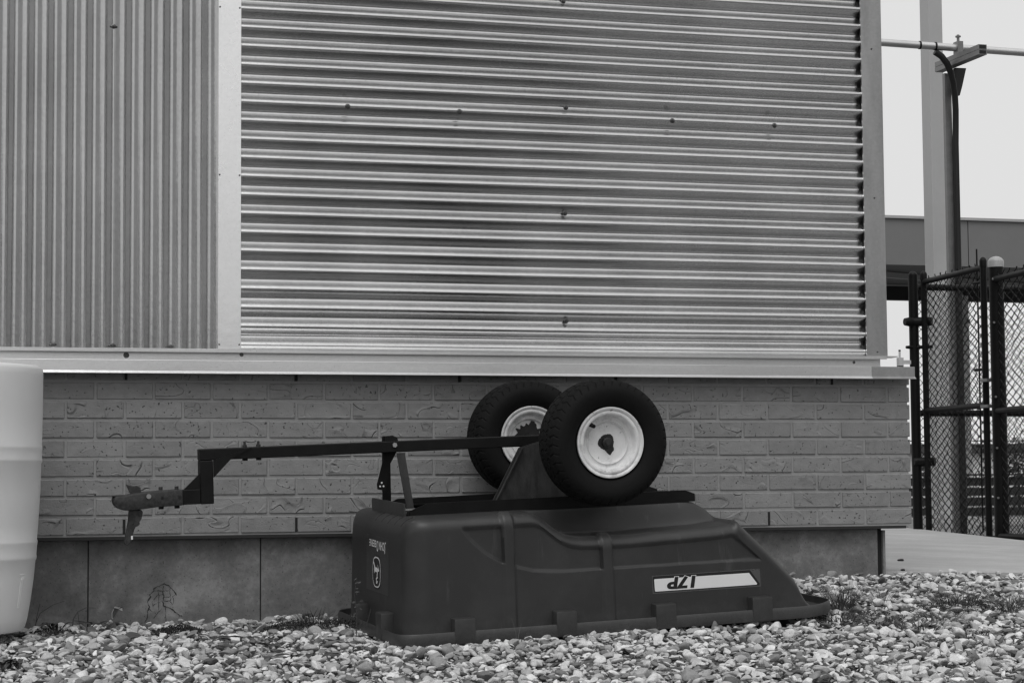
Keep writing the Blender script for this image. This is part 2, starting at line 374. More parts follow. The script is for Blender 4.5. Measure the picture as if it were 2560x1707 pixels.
for r in range(10):
    zb = .785 - .00502 + P - (r) * P + .01           # bottom of the course
    zb = .785 + P * (1 - r) + .005
    if zb < .30: break
    off = 0 if r % 2 == 1 else -.5                     # courses with joints on whole or half bricks
    for i in range(-6, 16):
        x0 = (i + off) * .2032 + .0045
        if x0 > 3.0:
            me = MB_head if off == 0 else None
            if me is None: continue
            add_brick(MB_head, 3.048 + .0045, 0 + R_.uniform(-.0012, .0012), zb)
            continue
        if off == -.5 and i == 15: add_brick(MB_corner, x0 - .0005, R_.uniform(-.001, .001), zb); continue
        add_brick(MB_full, x0, R_.uniform(-.0015, .0015), zb + R_.uniform(-.0008, .0008))
    for k in range(5):                                   # return wall round the corner
        y0 = (.049 if off == 0 else .049 + .1016) + k * .2032
        if k == 0 and off: add_brick(MS_head, 3.1385 - .04, .0495, zb)
        add_brick(MS_full, 3.1385 - .04, y0, zb)
for x, z in [(.1016, .316), (.7112, .316), (1.3208, .316), (1.9304, .316), (2.54, .316)]: boxo('weep_vent', (x - .0052, x + .0052, .0015, .012, z, z + .052), M_black_hole, bld)
for x, z in [(.1050, .857), (.709, .857), (1.317, .857), (1.926, .857), (2.812, .857)]: boxo('weep_vent', (x - .0048, x + .0048, -.003, .008, z, z + .05), M_black_hole, bld)
# shelf angle and foundation
boxo('shelf_angle', (-7.4, 3.120, .0040, .0550, .2975, .3082), M_beam, bld)
for k in range(-4, 5):
    a = -.018 + .6072 * k
    boxo('foundation_panel', (a + .0022, min(a + .6050, 3.0360), .0450, .0550, -.24, .2960), M_found, bld, bev=.0012)
    boxo('joint', (a - .0018, a + .0018, .0490, .0548, -.24, .2955), M_black_hole, bld)
boxo('foundation_panel', (3.0375, 3.0475, .0420, 6.0, -.24, .2900), M_found, bld)
boxo('foundation_core', (2.9905, 3.0370, .0560, 8.4, -.24, .2960), M_black_hole, bld)
# cracks in the second foundation panel (thin strips following the break)
ck = [[(.178, .004), (.188, .020), (.190, .048), (.196, .060), (.190, .068), (.190, .082), (.200, .094), (.196, .102), (.206, .112), (.214, .125), (.228, .132), (.246, .138), (.256, .136), (.268, .126), (.280, .116), (.290, .098)],
      [(.192, .052), (.212, .040), (.220, .034), (.232, .045), (.238, .052)], [(.220, .034), (.212, .020)], [(.244, .132), (.242, .110), (.246, .098), (.243, .080), (.246, .060), (.258, .058), (.268, .054), (.280, .044), (.296, .032), (.310, .022)],
      [(.268, .126), (.266, .105), (.270, .090), (.266, .078), (.276, .064), (.282, .078), (.276, .096), (.288, .100)], [(.204, .112), (.226, .116), (.243, .114), (.262, .116)], [(.210, .082), (.222, .100), (.244, .102)], [(.244, .092), (.266, .094)], [(.246, .078), (.268, .080)], [(.206, .080), (.206, .062), (.216, .070), (.232, .074)], [(.250, .058), (.252, .030), (.254, .008)], [(.226, .116), (.228, .100), (.226, .076), (.228, .040)]]
bm = B()
for k, pl in enumerate(ck):
    fine = []
    for (a, b_), (c, d) in zip(pl, pl[1:]):
        n_ = max(2, int(math.hypot(c - a, d - b_) / .004))
        for t in range(n_): fine.append((a + (c - a) * t / n_ + R_.gauss(0, .0011), b_ + (d - b_) * t / n_ + R_.gauss(0, .0011)))
    fine.append(pl[-1]); wb = .0010 if k not in (0, 3) else .0019; prev = None
    for i_, (x, z) in enumerate(fine):
        x2, z2 = fine[min(i_ + 1, len(fine) - 1)]; x1, z1 = fine[max(i_ - 1, 0)]; dx, dz = x2 - x1, z2 - z1; L = math.hypot(dx, dz) + 1e-9
        w = wb * (.35 + .9 * abs(math.sin(i_ * .37 + k * 1.7))) * R_.uniform(.6, 1.3); q = [bm.verts.new((x - dz / L * w, .0444 - .00005 * k, z + dx / L * w)), bm.verts.new((x + dz / L * w, .0444 - .00005 * k, z - dx / L * w))]
        if prev: bm.faces.new((prev[0], prev[1], q[1], q[0]))
        prev = q
part('crack', bm, simple('crack_shadow', .040, .9, var=.6, scale=60), bld, True)
# concrete slab on the right
def slab_z(x, y): return .127 - .027 * (x - 3.05) + .0135 * (y - .04)
bm = B(); pts = [(3.050, .060), (6.0, .16), (6.09, 4.30), (6.66, 7.05), (6.75, 7.6), (3.050, 7.6)]
T_ = [bm.verts.new((x, y, slab_z(x, y))) for x, y in pts]; D_ = [bm.verts.new((x, y, slab_z(x, y) - .12)) for x, y in pts]
F = [bm.faces.new(T_), bm.faces.new(D_[::-1])] + [bm.faces.new((T_[i], D_[i], D_[(i + 1) % 6], T_[(i + 1) % 6])) for i in range(6)]
bmesh.ops.recalc_face_normals(bm, faces=F); bmesh.ops.bevel(bm, geom=list({e for e in F[0].edges}), offset=.006, segments=2, affect='EDGES')
tag(part('concrete_slab', bm, M_slab), kind='structure')

for k, (x, y, r) in enumerate([(3.62, 1.05, .012), (3.18, .16, .009), (4.25, 3.2, .014), (4.05, .55, .008)]):
    bm = B(); bmesh.ops.create_icosphere(bm, subdivisions=2, radius=r)
    for v in bm.verts: v.co = Vector((v.co.x * 1.3, v.co.y, v.co.z * .5)) * (1 + .15 * math.sin(v.co.x * 400 + k))
    o = part('pebble', bm, M_beam, smooth=60); o.location = (x, y, slab_z(x, y) + r * .4)
    tag(o, ['dark pebble lying in the middle of the concrete slab', 'dark pebble at the left front corner of the concrete slab', 'dark pebble far back on the concrete slab near the gate', 'dark pebble near the front edge of the slab at the right'][k], 'pebble')

# ------------------------------------------------------------------ the dump cart, upside down on the gravel
U0 = Vector((1, .05, .04)).normalized(); W0 = Vector((-.05, 1, .045)); W0 = (W0 - U0 * U0.dot(W0)).normalized(); H0 = U0.cross(W0)
CM = Matrix((U0, W0, H0)).transposed().to_4x4(); CM.translation = Vector((.88, -.92, -.031))
cart = empty('dump_cart', mat=CM); tag(cart, 'dark plastic dump cart lying upside down on the gravel, wheels in the air', 'dump cart')
WID, LEN = .86, 1.562
def tub_mesh():
    Rp = .085; u_s = .036
    th = np.linspace(0, np.pi / 2, 14); ustart = u_s + Rp * (1 - np.cos(th))
    us = np.concatenate([ustart[:-1], np.arange(u_s + Rp, 1.496, .0055), [1.496]])
    top = [(0, .395), (1.105, .395), (1.14, .390), (1.19, .362), (1.242, .308), (1.318, .234), (1.413, .135), (1.432, .108), (1.440, .075), (1.455, .045), (1.475, .026), (1.50, .016), (1.6, .012)]
    led = [(0, .395), (.485, .395), (.510, .384), (.540, .358), (.572, .332), (.61, .316), (.66, .309), (.82, .307), (1.12, .315), (1.19, .322), (1.225, .318)]
    ht = smooth_interp(us, top, .012); hl = smooth_interp(us, led, .018); hs = np.minimum(ht, np.where(us > 1.205, ht, hl))
    hs = np.minimum(smooth_interp(us, list(zip(us, hs)), .012), ht)
    inset = np.where(us < u_s + Rp, Rp - np.sqrt(np.clip(Rp ** 2 - (Rp - (us - u_s)) ** 2, 0, None)), 0)
    Rt = .055; drop = np.where(us < u_s + Rt, Rt - np.sqrt(np.clip(Rt ** 2 - (Rt - (us - u_s)) ** 2, 0, None)), 0)
    ht = ht - drop; hs = hs - drop; rows = []
    n_side = 76
    for u, H, S, ins in zip(us, ht, hs, inset):
        base = .010; r = min(.040, max((S - base) * .45, .002)); pw, ph = [], []
        hh = base + (S - r - base) * np.linspace(0, 1, n_side)
        pw += list(.036 + .05 * hh); ph += list(hh)
        w_top = .036 + .05 * (S - r)
        for a in np.linspace(0, np.pi / 2, 9)[1:]: pw.append(w_top + r * (1 - np.cos(a))); ph.append(S - r + r * np.sin(a))
        wl = pw[-1]
        for t in np.linspace(0, 1, 6)[1:]: pw.append(wl + (.225 - wl) * t); ph.append(S)
        for t in np.linspace(0, 1, 16)[1:]: pw.append(.225 + .045 * t); ph.append(S + (H - S) * (t * t * (3 - 2 * t)))
        for t in np.linspace(0, 1, 7)[1:]: pw.append(.27 + (.43 - .27) * t); ph.append(H)
        pw, ph = np.array(pw), np.array(ph)
        # recessed panel and raised ribs on the side
        ring_w = np.gradient(pw); ring_h = np.gradient(ph); L = np.hypot(ring_w, ring_h) + 1e-9; nw, nh = -ring_h / L, ring_w / L
        line = np.interp(u, [.20, .222, .261, .311, .374, .42, .474, .579, 1.42], [.41, .373, .322, .277, .240, .226, .211, .203, .201])
        topl = min(S - .038, np.interp(u, [0, .5, 1.19, 1.42], [.372, .372, .29, .08]))
        inp = sstep(line - .0035, line + .0025, ph) * (1 - sstep(topl - .003, topl + .003, ph)) * (1 if u < 1.30 else 1 - sstep(1.30, 1.304, u)) * sstep(.218, .226, u)
        inp = inp * (1 - sstep(.05, .06, pw - .036 - .05 * ph + .03))
        d = -.0085 * inp
        # a soft step runs along the panel line
        for c0, c1, lim in ((.390, -.02, 9), (.731, 0, .30)):
            cx = c0 + c1 * (.25 - ph) * .5; rb = (1 - sstep(.016, .021, np.abs(u - cx)))
            if pw is not None:
                m = rb * (pw < .12); d = np.where(m > 0, d * (1 - m) + .010 * m, d)
        pw = pw - 0; pw2 = pw + nw * d * np.where(nw < 0, 1, 1); ph2 = ph + nh * d
        pw2 = .43 - (.43 - pw2) * (.43 - ins) / .43
        w = np.concatenate([pw2, (WID - pw2)[::-1][1:]]); h = np.concatenate([ph2, ph2[::-1][1:]])
        rows.append(np.stack([u + .035 * h * max(0, 1 - (u - u_s) / .3), w, h], -1))
    V = np.array(rows); me = gridmesh('tub', V, flip=True)
    bm = bmesh.new(); bm.from_mesh(me); bm.verts.ensure_lookup_table(); nv = V.shape[1]
    bm.faces.new([bm.verts[i] for i in range(nv)])
    bmesh.ops.recalc_face_normals(bm, faces=bm.faces); bm.to_mesh(me); bm.free(); return me
tub = part('tub', tub_mesh(), M_tub, cart, smooth=62)
# rim : an outer lip following the tub with a narrow floor inside
def rrect(i, rl=.075, rr=.10, n=10):
    pts = []
    for cx, cy_, r, a0 in ((LEN - rr, rr, rr, -90), (LEN - rr, WID - rr, rr, 0), (rl, WID - rl, rl, 90), (rl, rl, rl, 180)):
        for k in range(n + 1):
            a = rad(a0 + 90 * k / n); q = r - i; pts.append((cx + q * math.cos(a), cy_ + q * math.sin(a)))
    return pts
def rim_mesh():
    sec = [(.000, -.004), (-.002, .006), (-.001, .022), (.001, .033), (.003, .036), (.006, .034), (.006, .012), (.050, .010), (.050, .004), (.004, -.004)]
    rows = []
    base = np.array(rrect(0)); n = len(base)
    # finer straight edges
    for i, hgt in sec:
        q = np.array(rrect(i)); L = []
        for a, b_ in zip(q, np.roll(q, -1, 0)):
            k = max(1, int(np.hypot(*(b_ - a)) / .03)) if np.hypot(*(b_ - a)) > .1 else 1
            k = 40 if np.hypot(*(b_ - a)) > .5 else 1
            for t in range(k): L.append(a + (b_ - a) * t / k)
        rows.append(np.concatenate([np.array(L), np.full((len(L), 1), hgt)], 1))
    V = np.array(rows).transpose(1, 0, 2)
    V[..., 2] += .010 * sstep(1.43, 1.56, V[..., 0])     # the dumping lip lifts slightly
    return gridmesh('rim', V, wrap_u=True, wrap_v=True)
part('rim', rim_mesh(), M_tub, cart, smooth=40)
for a, b_ in ((.183, .254), (.530, .602), (.880, .954), (1.232, 1.307)):
    part('tab', box(B(), a, b_, -.0035, .045, -.006, .077, bev=.005), M_tub, cart, smooth=40)
    part('tab', box(B(), a, b_, WID - .045, WID + .0035, -.006, .077, bev=.005), M_tub, cart, smooth=40)
for a, b_ in ((.205, .278), (.530, .602)): part('tab', box(B(), -.0035, .050, a, b_, -.006, .086, bev=.005), M_tub, cart, smooth=40)
for w in (.150, .230, .310, .390, .470):
    bm = B(); tube(bm, [(.0600, w, .3680), (.0690, w, .3780), (.0800, w, .3865), (.100, w, .3945)], .0048, 6); part('slot_shade', bm, M_tubdark, cart)  # dark rods laid on the tub stand in for shade in recessed slots
# side decal : black outline, striped white field, 17P set upside down
DW = .0405
def side_w(h): return .036 + .05 * h
def decal_poly(name, pts, m, lift):
    bm = B(); bm.faces.new([bm.verts.new((u, side_w(h) - lift, h)) for u, h in pts])
    bmesh.ops.recalc_face_normals(bm, faces=bm.faces)
    f = bm.faces[:][0] if False else list(bm.faces)[0]
    if f.normal.y > 0: f.normal_flip()
    r = bmesh.ops.solidify(bm, geom=list(bm.faces), thickness=-.0002) if False else None
    return part(name, bm, m, dec)
dec = part('decal', prism(B(), [(.888, .108), (1.284, .108), (1.284, .168), (.888, .168)], 0, .0002), M_grn, cart)
for v in dec.data.vertices: v.co.y = side_w(v.co.z) - (.0012 if v.co.y < .0001 else .0001)
decal_poly('decal_border', [(.892, .1125), (1.279, .1125), (1.281, .118), (1.247, .1655), (.894, .1655), (.890, .162)][::1], M_blk, .0016)
field = decal_poly('decal_field', [(.899, .1155), (1.269, .1155), (1.271, .119), (1.243, .1565), (.897, .157), (.895, .154), (.896, .117)], M_white, .0020)
def text_mesh(s, xform, m, name, parent, font=None, bold=0, ext=.0001, shear=0):
    cu = bpy.data.curves.new('t', 'FONT'); cu.body = s; cu.size = 1; cu.offset = bold; cu.shear = shear; cu.resolution_u = 4; cu.fill_mode = 'FRONT'
    o = bpy.data.objects.new('t', cu); col.objects.link(o)
    dg = bpy.context.evaluated_depsgraph_get(); me = bpy.data.meshes.new_from_object(o.evaluated_get(dg)); bpy.data.objects.remove(o); me.materials.clear()
    xs_ = [v.co.x for v in me.vertices]; ys_ = [v.co.y for v in me.vertices]; x0, x1, y0, y1 = min(xs_), max(xs_), min(ys_), max(ys_)
    for v in me.vertices: v.co = xform((v.co.x - x0) / (x1 - x0), (v.co.y - y0) / (y1 - y0))
    return part(name, me, m, parent)
# upside down: reading direction runs toward -u, letter tops toward -h
def put17(lift, g, a0=.940, a1=1.046, h0=.120, h1=.161):
    return lambda x, y: Vector((a1 + g - x * (a1 - a0 + 2 * g), side_w(h1 - y * (h1 - h0)) - lift, h1 + g - y * (h1 - h0 + 2 * g)))
text_mesh('17P', put17(.0023, .0022), M_white, 'number_outline', dec, bold=.075, shear=.15)
text_mesh('17P', put17(.0027, 0), M_blk, 'number', dec, bold=.045, shear=.15)
# end-face emblem (w runs right to left in view) ; face leans with the draft of the tub
def end_u(h): return .036 + .035 * h
def end_pt(w, h, lift): return Vector((end_u(h) - lift, w + .062, h))
lab = part('label_panel', prism(B(), [(.262, .135), (.545, .135), (.545, .322), (.262, .322)], 0, .0002, 'x'), M_grn, cart)
for v in lab.data.vertices: v.co.x = end_u(v.co.z) - (.0010 if v.co.x < .0001 else .0001)
lab.data.materials[0] = simple('dark_label_film', .036, .36, var=.1)
def wtext(s, wa, wb, h0, h1, nm='lettering', bold=.012):   # wa = start of reading (near side), wb = end (far side); upside down
    text_mesh(s, lambda x, y: end_pt(wa + x * (wb - wa), h1 - y * (h1 - h0), .0015), M_white, nm, lab, bold=bold)
def hb(w): return .2965 + .01 * (w - .34)
wtext('J', .236, .250, .270, .309); wtext('OHN', .256, .322, .278, .307); wtext('D', .334, .350, .272, .307); wtext('EERE', .357, .446, .284, .307)
oc, oh, ow, ohh = (.350), .2015, .050, .0515
def oval(k, n=40, p=3.0):
    o = []
    for i in range(n):
        a = 2 * math.pi * i / n; c, s_ = math.cos(a), math.sin(a)
        o.append((oc + (ow - k) * math.copysign(abs(c) ** (2 / p), c), oh + (ohh - k) * math.copysign(abs(s_) ** (2 / p), s_)))
    return o
def endpoly(name, pts, m, lift):
    bm = B(); f = bm.faces.new([bm.verts.new(end_pt(w, h, lift)) for w, h in pts]); f.normal_update()
    if f.normal.x > 0: f.normal_flip()
    bmesh.ops.triangulate(bm, faces=[f]); return part(name, bm, m, lab)
endpoly('emblem_field', oval(-.006), M_blk, .0013); endpoly('emblem_ring', oval(0), M_white, .0016); endpoly('emblem_ground', oval(.0045), M_blk, .0019)
deer = [(556, 720), (566, 730), (585, 790), (602, 845), (614, 888), (645, 885), (664, 898), (680, 925), (684, 905), (665, 825), (668, 815), (694, 895), (705, 940), (697, 975), (672, 978), (668, 1040), (662, 1095), (676, 1130), (664, 1152), (645, 1168), (648, 1198), (662, 1215), (675, 1203), (668, 1240), (655, 1285), (636, 1285), (640, 1220), (628, 1165), (650, 1120), (648, 1060), (652, 1003), (620, 1000), (604, 985), (598, 1050), (589, 1000), (583, 930), (586, 880), (570, 820), (560, 770)]
endpoly('leaping_deer', [(.400 - (x - 542) / 193 * .100, .253 - (y - 627) / 752 * .103) for x, y in deer], M_white, .0022)

# frame
def ang_channel(w, wdir, name='side_channel', u0_=.120, u1_=1.150):
    bm = B(); prism(bm, [(u0_, .392), (u1_, .392), (u1_, .418), (u1_ - .036, .432), (u0_ + .060, .432), (u0_, .410)], w, w + .004)
    bm2 = bm; box(bm2, u0_ + .02, u1_ - .01, min(w + .0041, w + wdir * .035), max(w + .0, w + wdir * .035) if wdir > 0 else w - .0001, .4085, .4125)
    return part(name, bm, M_blackpaint, cart)
ang_channel(.262, 1); ang_channel(.594, -1, u0_=.115)
bm = B(); prism(bm, [(.238, .393), (.640, .393), (.645, .402), (.645, .430), (.636, .437), (.238, .437)], .094, .100, 'x'); box(bm, .1041, .140, .262, .594, .4095, .413)
part('cross_member', bm, M_dullpaint, cart)
boxo('cross_plate', (.104, .150, .266, .300, .4132, .4165), M_bolt, cart, world=False)
# tongue tube
TW0, TW1 = .407, .453
part('tongue', box(B(), -.5450, .765, TW0, TW1, .6010, .6380, bev=.0025), M_blackpaint, cart)
part('gooseneck', box(B(), -.5445, -.5020, TW0 - .001, TW1 + .001, .4585, .6005, bev=.0025), M_blackpaint, cart)
part('stub_tube', box(B(), -.6150, -.5450, TW0 + .001, TW1 - .001, .4600, .5080, bev=.002), M_blackpaint, cart)
part('gusset', prism(B(), [(-.5018, .6005), (-.395, .6325), (-.372, .6385), (-.445, .6005), (-.5018, .5440)], TW0 - .0050, TW0 - .0005), M_blackpaint, cart)
part('gusset', prism(B(), [(-.5449, .5085), (-.6000, .5085), (-.5449, .5590)], TW0 + .006, TW0 + .012), M_blackpaint, cart)
def bolt(p, r=.008, axis='w', name='bolt', m=None, L=.006):
    bm = B(); n = 6; d = {'w': Vector((0, -1, 0)), 'h': Vector((0, 0, 1)), '-h': Vector((0, 0, -1))}[axis]
    a = d.orthogonal().normalized(); b_ = d.cross(a); p = Vector(p)
    A = [bm.verts.new(p + (a * math.cos(k * math.pi / 3) + b_ * math.sin(k * math.pi / 3)) * r) for k in range(n)]; C_ = [bm.verts.new(v.co + d * L) for v in A]
    for k in range(n): bm.faces.new((A[k], A[(k + 1) % n], C_[(k + 1) % n], C_[k]))
    bm.faces.new(C_); bmesh.ops.recalc_face_normals(bm, faces=bm.faces)
    return part(name, bm, m or M_bolt, cart)
for u in (-.391, -.345):
    bolt((u, .43, .6381), .0075, 'h', m=M_coupler, L=.008); bm = B(); tube(bm, [(u, .43, .646), (u, .43, .657)], .0042, 8); part('bolt', bm, M_coupler, cart)
    bolt((u, .43, .6009), .009, '-h', m=M_blackpaint, L=.007)
bolt((.116, TW0, .6255), .0085)
# latch and struts between tongue and frame
part('latch', prism(B(), [(.088, .655), (.112, .656), (.134, .648), (.136, .600), (.112, .560), (.092, .470), (.066, .476), (.064, .492), (.088, .575), (.086, .64)], TW1 + .001, TW1 + .007), M_blackpaint, cart)
part('latch_ear', prism(B(), [(.086, .6385), (.088, .6555), (.112, .6575), (.128, .650), (.130, .6385)], TW0 + .004, TW0 + .010), M_blackpaint, cart)
part('strut', prism(B(), [(.106, .6005), (.134, .6005), (.163, .396), (.138, .396)], TW0 - .060, TW0 - .054), M_dullpaint, cart)
bm = B(); prism(bm, [(.100, .6005), (.128, .6005), (.126, .410), (.096, .410)], TW1 + .055, TW1 + .061); part('strut', bm, M_blackpaint, cart)
for k in range(3): bolt((.074 + k * .006, TW1 + .0008, .486 + (k % 2) * .012), .0035, 'w', m=M_white, L=.0006)
# axle brackets and axle
for w in (.366, .398): part('axle_bracket', prism(B(), [(.556, .598), (.452, .414), (.703, .414), (.716, .440), (.760, .598), (.745, .632), (.690, .632)], w, w + .005), M_dullpaint, cart)
part('bracket_flange', prism(B(), [(.553, .598), (.4485, .414), (.4525, .414), (.5565, .598)], .354, .3655), M_dullpaint, cart)
bm = B(); tube(bm, [(.7465, .05, .617), (.7105, WID - .05, .617)], .0127, 16); part('axle', bm, M_dullpaint, cart, smooth=40)
bolt((.436, .30, .413), .010, 'h', L=.012); bolt((.520, .30, .413), .008, 'h', L=.005)
# coupler
cp_ = part('coupler', prism(B(), [(-.605, .5105), (-.605, .4585), (-.69, .4570), (-.735, .4530), (-.765, .4508), (-.792, .4512), (-.812, .4570), (-.824, .4680), (-.8285, .4820), (-.826, .4955), (-.820, .4985), (-.790, .4985), (-.765, .5035), (-.735, .5065)], .3990, .4610, bev=.0045), M_coupler, cart, smooth=35)
for u, h, r, m in ((-.716, .4935, .0078, M_bolt), (-.672, .4855, .0055, M_blk), (-.615, .4840, .0055, M_blk)):
    bm = B(); tube(bm, [(u, .3995, h), (u, .3950 if m is M_bolt else .3986, h)], r, 14); q = part('rivet' if m is M_bolt else 'hole', bm, m, cp_)
for u in (-.672, -.620):
    bolt((u, .43, .5105), .0065, 'h', m=M_coupler, L=.010); bolt((u, .43, .4565), .0085, '-h', m=M_blackpaint, L=.008)
part('coupler_top_lip', prism(B(), [(-.842, .4995), (-.79, .5005), (-.79, .4975)], .405, .455), M_coupler, cart)
part('coupler_ear', prism(B(), [(-.784, .534), (-.770, .5005), (-.735, .5070), (-.738, .522), (-.750, .528), (-.762, .526)], .426, .434), M_coupler, cart)
part('coupler_lever', prism(B(), [(-.776, .4500), (-.738, .4500), (-.733, .4430), (-.738, .4200), (-.745, .4120), (-.744, .4040), (-.750, .3980), (-.758, .3960), (-.762, .3880), (-.768, .3700), (-.776, .3450), (-.784, .3375), (-.791, .3385), (-.795, .3450), (-.787, .3800), (-.780, .4150)], .418, .442, bev=.0015), M_coupler, cart)
for u, h in ((-.748, .433), (-.766, .405)):
    bm = B(); tube(bm, [(u, .4178, h), (u, .4172, h)], .0032, 10); part('hole', bm, M_blk, cart)
part('lever_tip', box(B(), -.774, -.768, .4165, .4180, .3560, .3680), M_white, cart)

# wheels
def tyre_mesh():
    N = 504; half = .100; DS = .86
    prof = [(.1130, .050), (.1155, .066), (.1250, .082), (.1400, .094), (.1600, .1005), (.1760, .0990), (.1880, .0925)]
    crown = [(.1965, .0840), (.2020, .0760), (.2060, .0640), (.2080, .0520), (.2092, .0400), (.2098, .0280), (.2102, .0150), (.2104, .0)]
    def dens(P, k):
        o = []
        for a, b_ in zip(P, P[1:]):
            for t in range(k): o.append((a[0] + (b_[0] - a[0]) * t / k, a[1] + (b_[1] - a[1]) * t / k))
        return o + [P[-1]]
    H = dens(prof, 2)[:-1] + dens([prof[-1]] + crown, 3); full = [(r, -d * DS) for r, d in H] + [(r, d * DS) for r, d in H[::-1][1:]]
    P_ = np.array(full); a = np.linspace(0, 2 * np.pi, N, endpoint=False)[:, None]; r = np.repeat(P_[:, 0][None], N, 0); d = np.repeat(P_[:, 1][None], N, 0)
    t = d / (.095 * DS); K = 42
    tri = lambda x: 2 * np.abs(x - np.floor(x + .5)) - .5
    ph = a * K / (2 * np.pi) + .30 * tri(t * 2.2 + .25) + np.where(np.abs(t) < .33, .5, 0)
    fr = ph - np.floor(ph); lat = (fr < .13).astype(float)
    zz = .035 * tri(a * K / np.pi); circ = ((np.abs(np.abs(t) - .33 - zz) < .045) | (np.abs(t - zz) < .0)).astype(float)
    on = sstep(.183, .192, r); g = np.clip(lat + circ, 0, 1) * on * .50
    side = sstep(.150, .155, r) * (1 - sstep(.158, .163, r)); rr = r - .0062 * g + .0012 * side * 0
    dd = d * (1 - .010 * side) - np.sign(d) * .0018 * g * (1 - sstep(.2, .206, r))
    # moulded ring on the side wall
    V = np.stack([rr * np.cos(a), dd, rr * np.sin(a)], -1); return gridmesh('tyre', V, wrap_u=True, flip=False)
def wheel(w, tilt, inner):
    wh = empty('wheel'); wh.parent = cart; wh.location = (.745 if w < .4 else .712, w, .617); wh.rotation_euler = (0, tilt, 0)
    t = part('tyre', TY, M_rub, wh, smooth=35)
    r = part('rim', RM, M_rim, wh, smooth=50)
    return wh
TY = tyre_mesh()
RP = [(.0010, -.034), (.060, -.034), (.066, -.036), (.0685, -.043), (.0715, -.046), (.0745, -.042), (.079, -.042), (.086, -.052), (.0905, -.068), (.0925, -.077), (.0965, -.0805), (.1035, -.0805), (.1055, -.078), (.1085, -.083), (.1130, -.087), (.1165, -.0865), (.1180, -.083), (.1175, -.078), (.112, -.070), (.10, -.05), (.098, -.03),
      (.098, .03), (.10, .05), (.112, .070), (.1175, .078), (.1180, .083), (.1165, .0865), (.1130, .087), (.1085, .083), (.103, .080), (.0935, .074), (.089, .060), (.086, .045), (.083, .010), (.079, -.018), (.070, -.026), (.0270, -.027), (.0010, -.027)]
RM = lathe([(r, d * .86 if abs(d) > .05 else d) for r, d in RP], 128)
w1 = wheel(.088, rad(8), False); w2 = wheel(WID - .088, rad(40), True)
def splat(sd_, r0s, r1s, y, spikes, n=90, only_up=False):
    rr = random.Random(sd_); bm = B(); pts = []
    for k in range(n):
        a = 2 * math.pi * k / n; q = r0s + (r1s - r0s) * max(0, sum(s_ * math.exp(-((a - c + math.pi) % (2 * math.pi) - math.pi) ** 2 / wd_ ** 2) for c, wd_, s_ in spikes)) + rr.uniform(-.0012, .0012)
        pts.append((q * math.cos(a), y, q * math.sin(a)))
    f = bm.faces.new([bm.verts.new(p) for p in pts]); f.normal_update()
    bmesh.ops.triangulate(bm, faces=[f]); return bm
# near wheel : hub, grease, valve
bm = B(); tube(bm, [(0, -.030, 0), (0, -.046, 0), (0, -.048, 0)], [.0180, .0170, .012], 24); part('hub', bm, M_grease, w1, smooth=50)
bm = B(); tube(bm, [(0, -.048, 0), (0, -.0535, 0)], .009, 18); part('axle_end', bm, M_dullpaint, w1, smooth=50)
part('grease_stain', splat(3, .026, .046, -.0345, [(rad(-67), .30, .85), (rad(-40), .25, .45), (rad(190), .5, .25), (rad(65), .5, .2)]), M_grease, w1)
for p0, p1, ra, rb_ in (((-.0775, -.045, .0560), (-.0660, -.078, .0465), .0042, .0068),):
    bm = B(); tube(bm, [p0, tuple(np.array(p0) * .6 + np.array(p1) * .4), tuple(np.array(p0) * .55 + np.array(p1) * .45), p1], [.0046, .0050, .0075, .0062], 12); part('valve', bm, M_rub, w1, smooth=50)
bm = B(); tube(bm, [(0, -.030, 0), (0, -.060, 0)], .018, 20); part('hub', bm, M_grease, w2, smooth=50)
part('grease_stain', splat(5, .046, .068, -.0355, [(rad(75 + 40), .15, 1.0), (rad(60 + 40), .16, .6), (rad(98 + 40), .10, .45), (rad(122 + 40), .10, .5), (rad(142 + 40), .10, .8), (rad(35 + 40), .1, .55), (rad(170 + 40), .2, .4), (rad(0), .3, .5), (rad(-60), .2, .6)]), M_grease, w2)

# ------------------------------------------------------------------ white barrel on the left
bar = empty('plastic_barrel', (-.492, -.40, .020)); tag(bar, 'tall white plastic barrel with moulded bands standing on the gravel by the wall', 'barrel')
pf = [(.001, .852), (.18, .855), (.245, .858), (.276, .8575), (.2865, .8530), (.2905, .8440), (.2912, .825), (.2905, .70), (.2888, .600), (.2906, .594), (.2904, .588), (.2892, .580), (.2890, .560), (.2902, .552), (.2898, .546), (.2870, .540), (.2845, .44), (.2790, .345), (.2755, .296), (.2778, .289), (.2774, .284), (.2757, .274), (.2740, .246), (.2750, .238), (.2740, .231), (.2712, .226), (.2660, .17), (.2570, .10), (.2470, .040), (.2400, .014), (.230, .001), (.001, .001)]
pp = [(r, d) for r, d in pf]; body = part('body', lathe(pp, 128, 'z'), M_barrel, bar, smooth=50)
def on_barrel(a, z, lift):
    r = float(np.interp(z, [.04, .10, .17, .23], [.2470, .2570, .2660, .2715])) + lift; return (r * math.cos(a), r * math.sin(a), z)
for seg in ([(-49, .185), (-43, .185)], [(-48.6, .180), (-46.6, .165), (-46.6, .08)], [(-44.6, .165), (-42.8, .180)], [(-44.6, .165), (-44.6, .08)], [(-46.6, .165), (-44.8, .180)]):
    bm = B(); pts = []
    for (a0, z0), (a1, z1) in zip(seg, seg[1:]):
        for t in np.linspace(0, 1, 5): pts.append(on_barrel(rad(a0 + (a1 - a0) * t + 12), z0 + (z1 - z0) * t, .0003))
    tube(bm, pts, .0014, 6); part('moulded_mark', bm, M_barrel, bar, smooth=60)
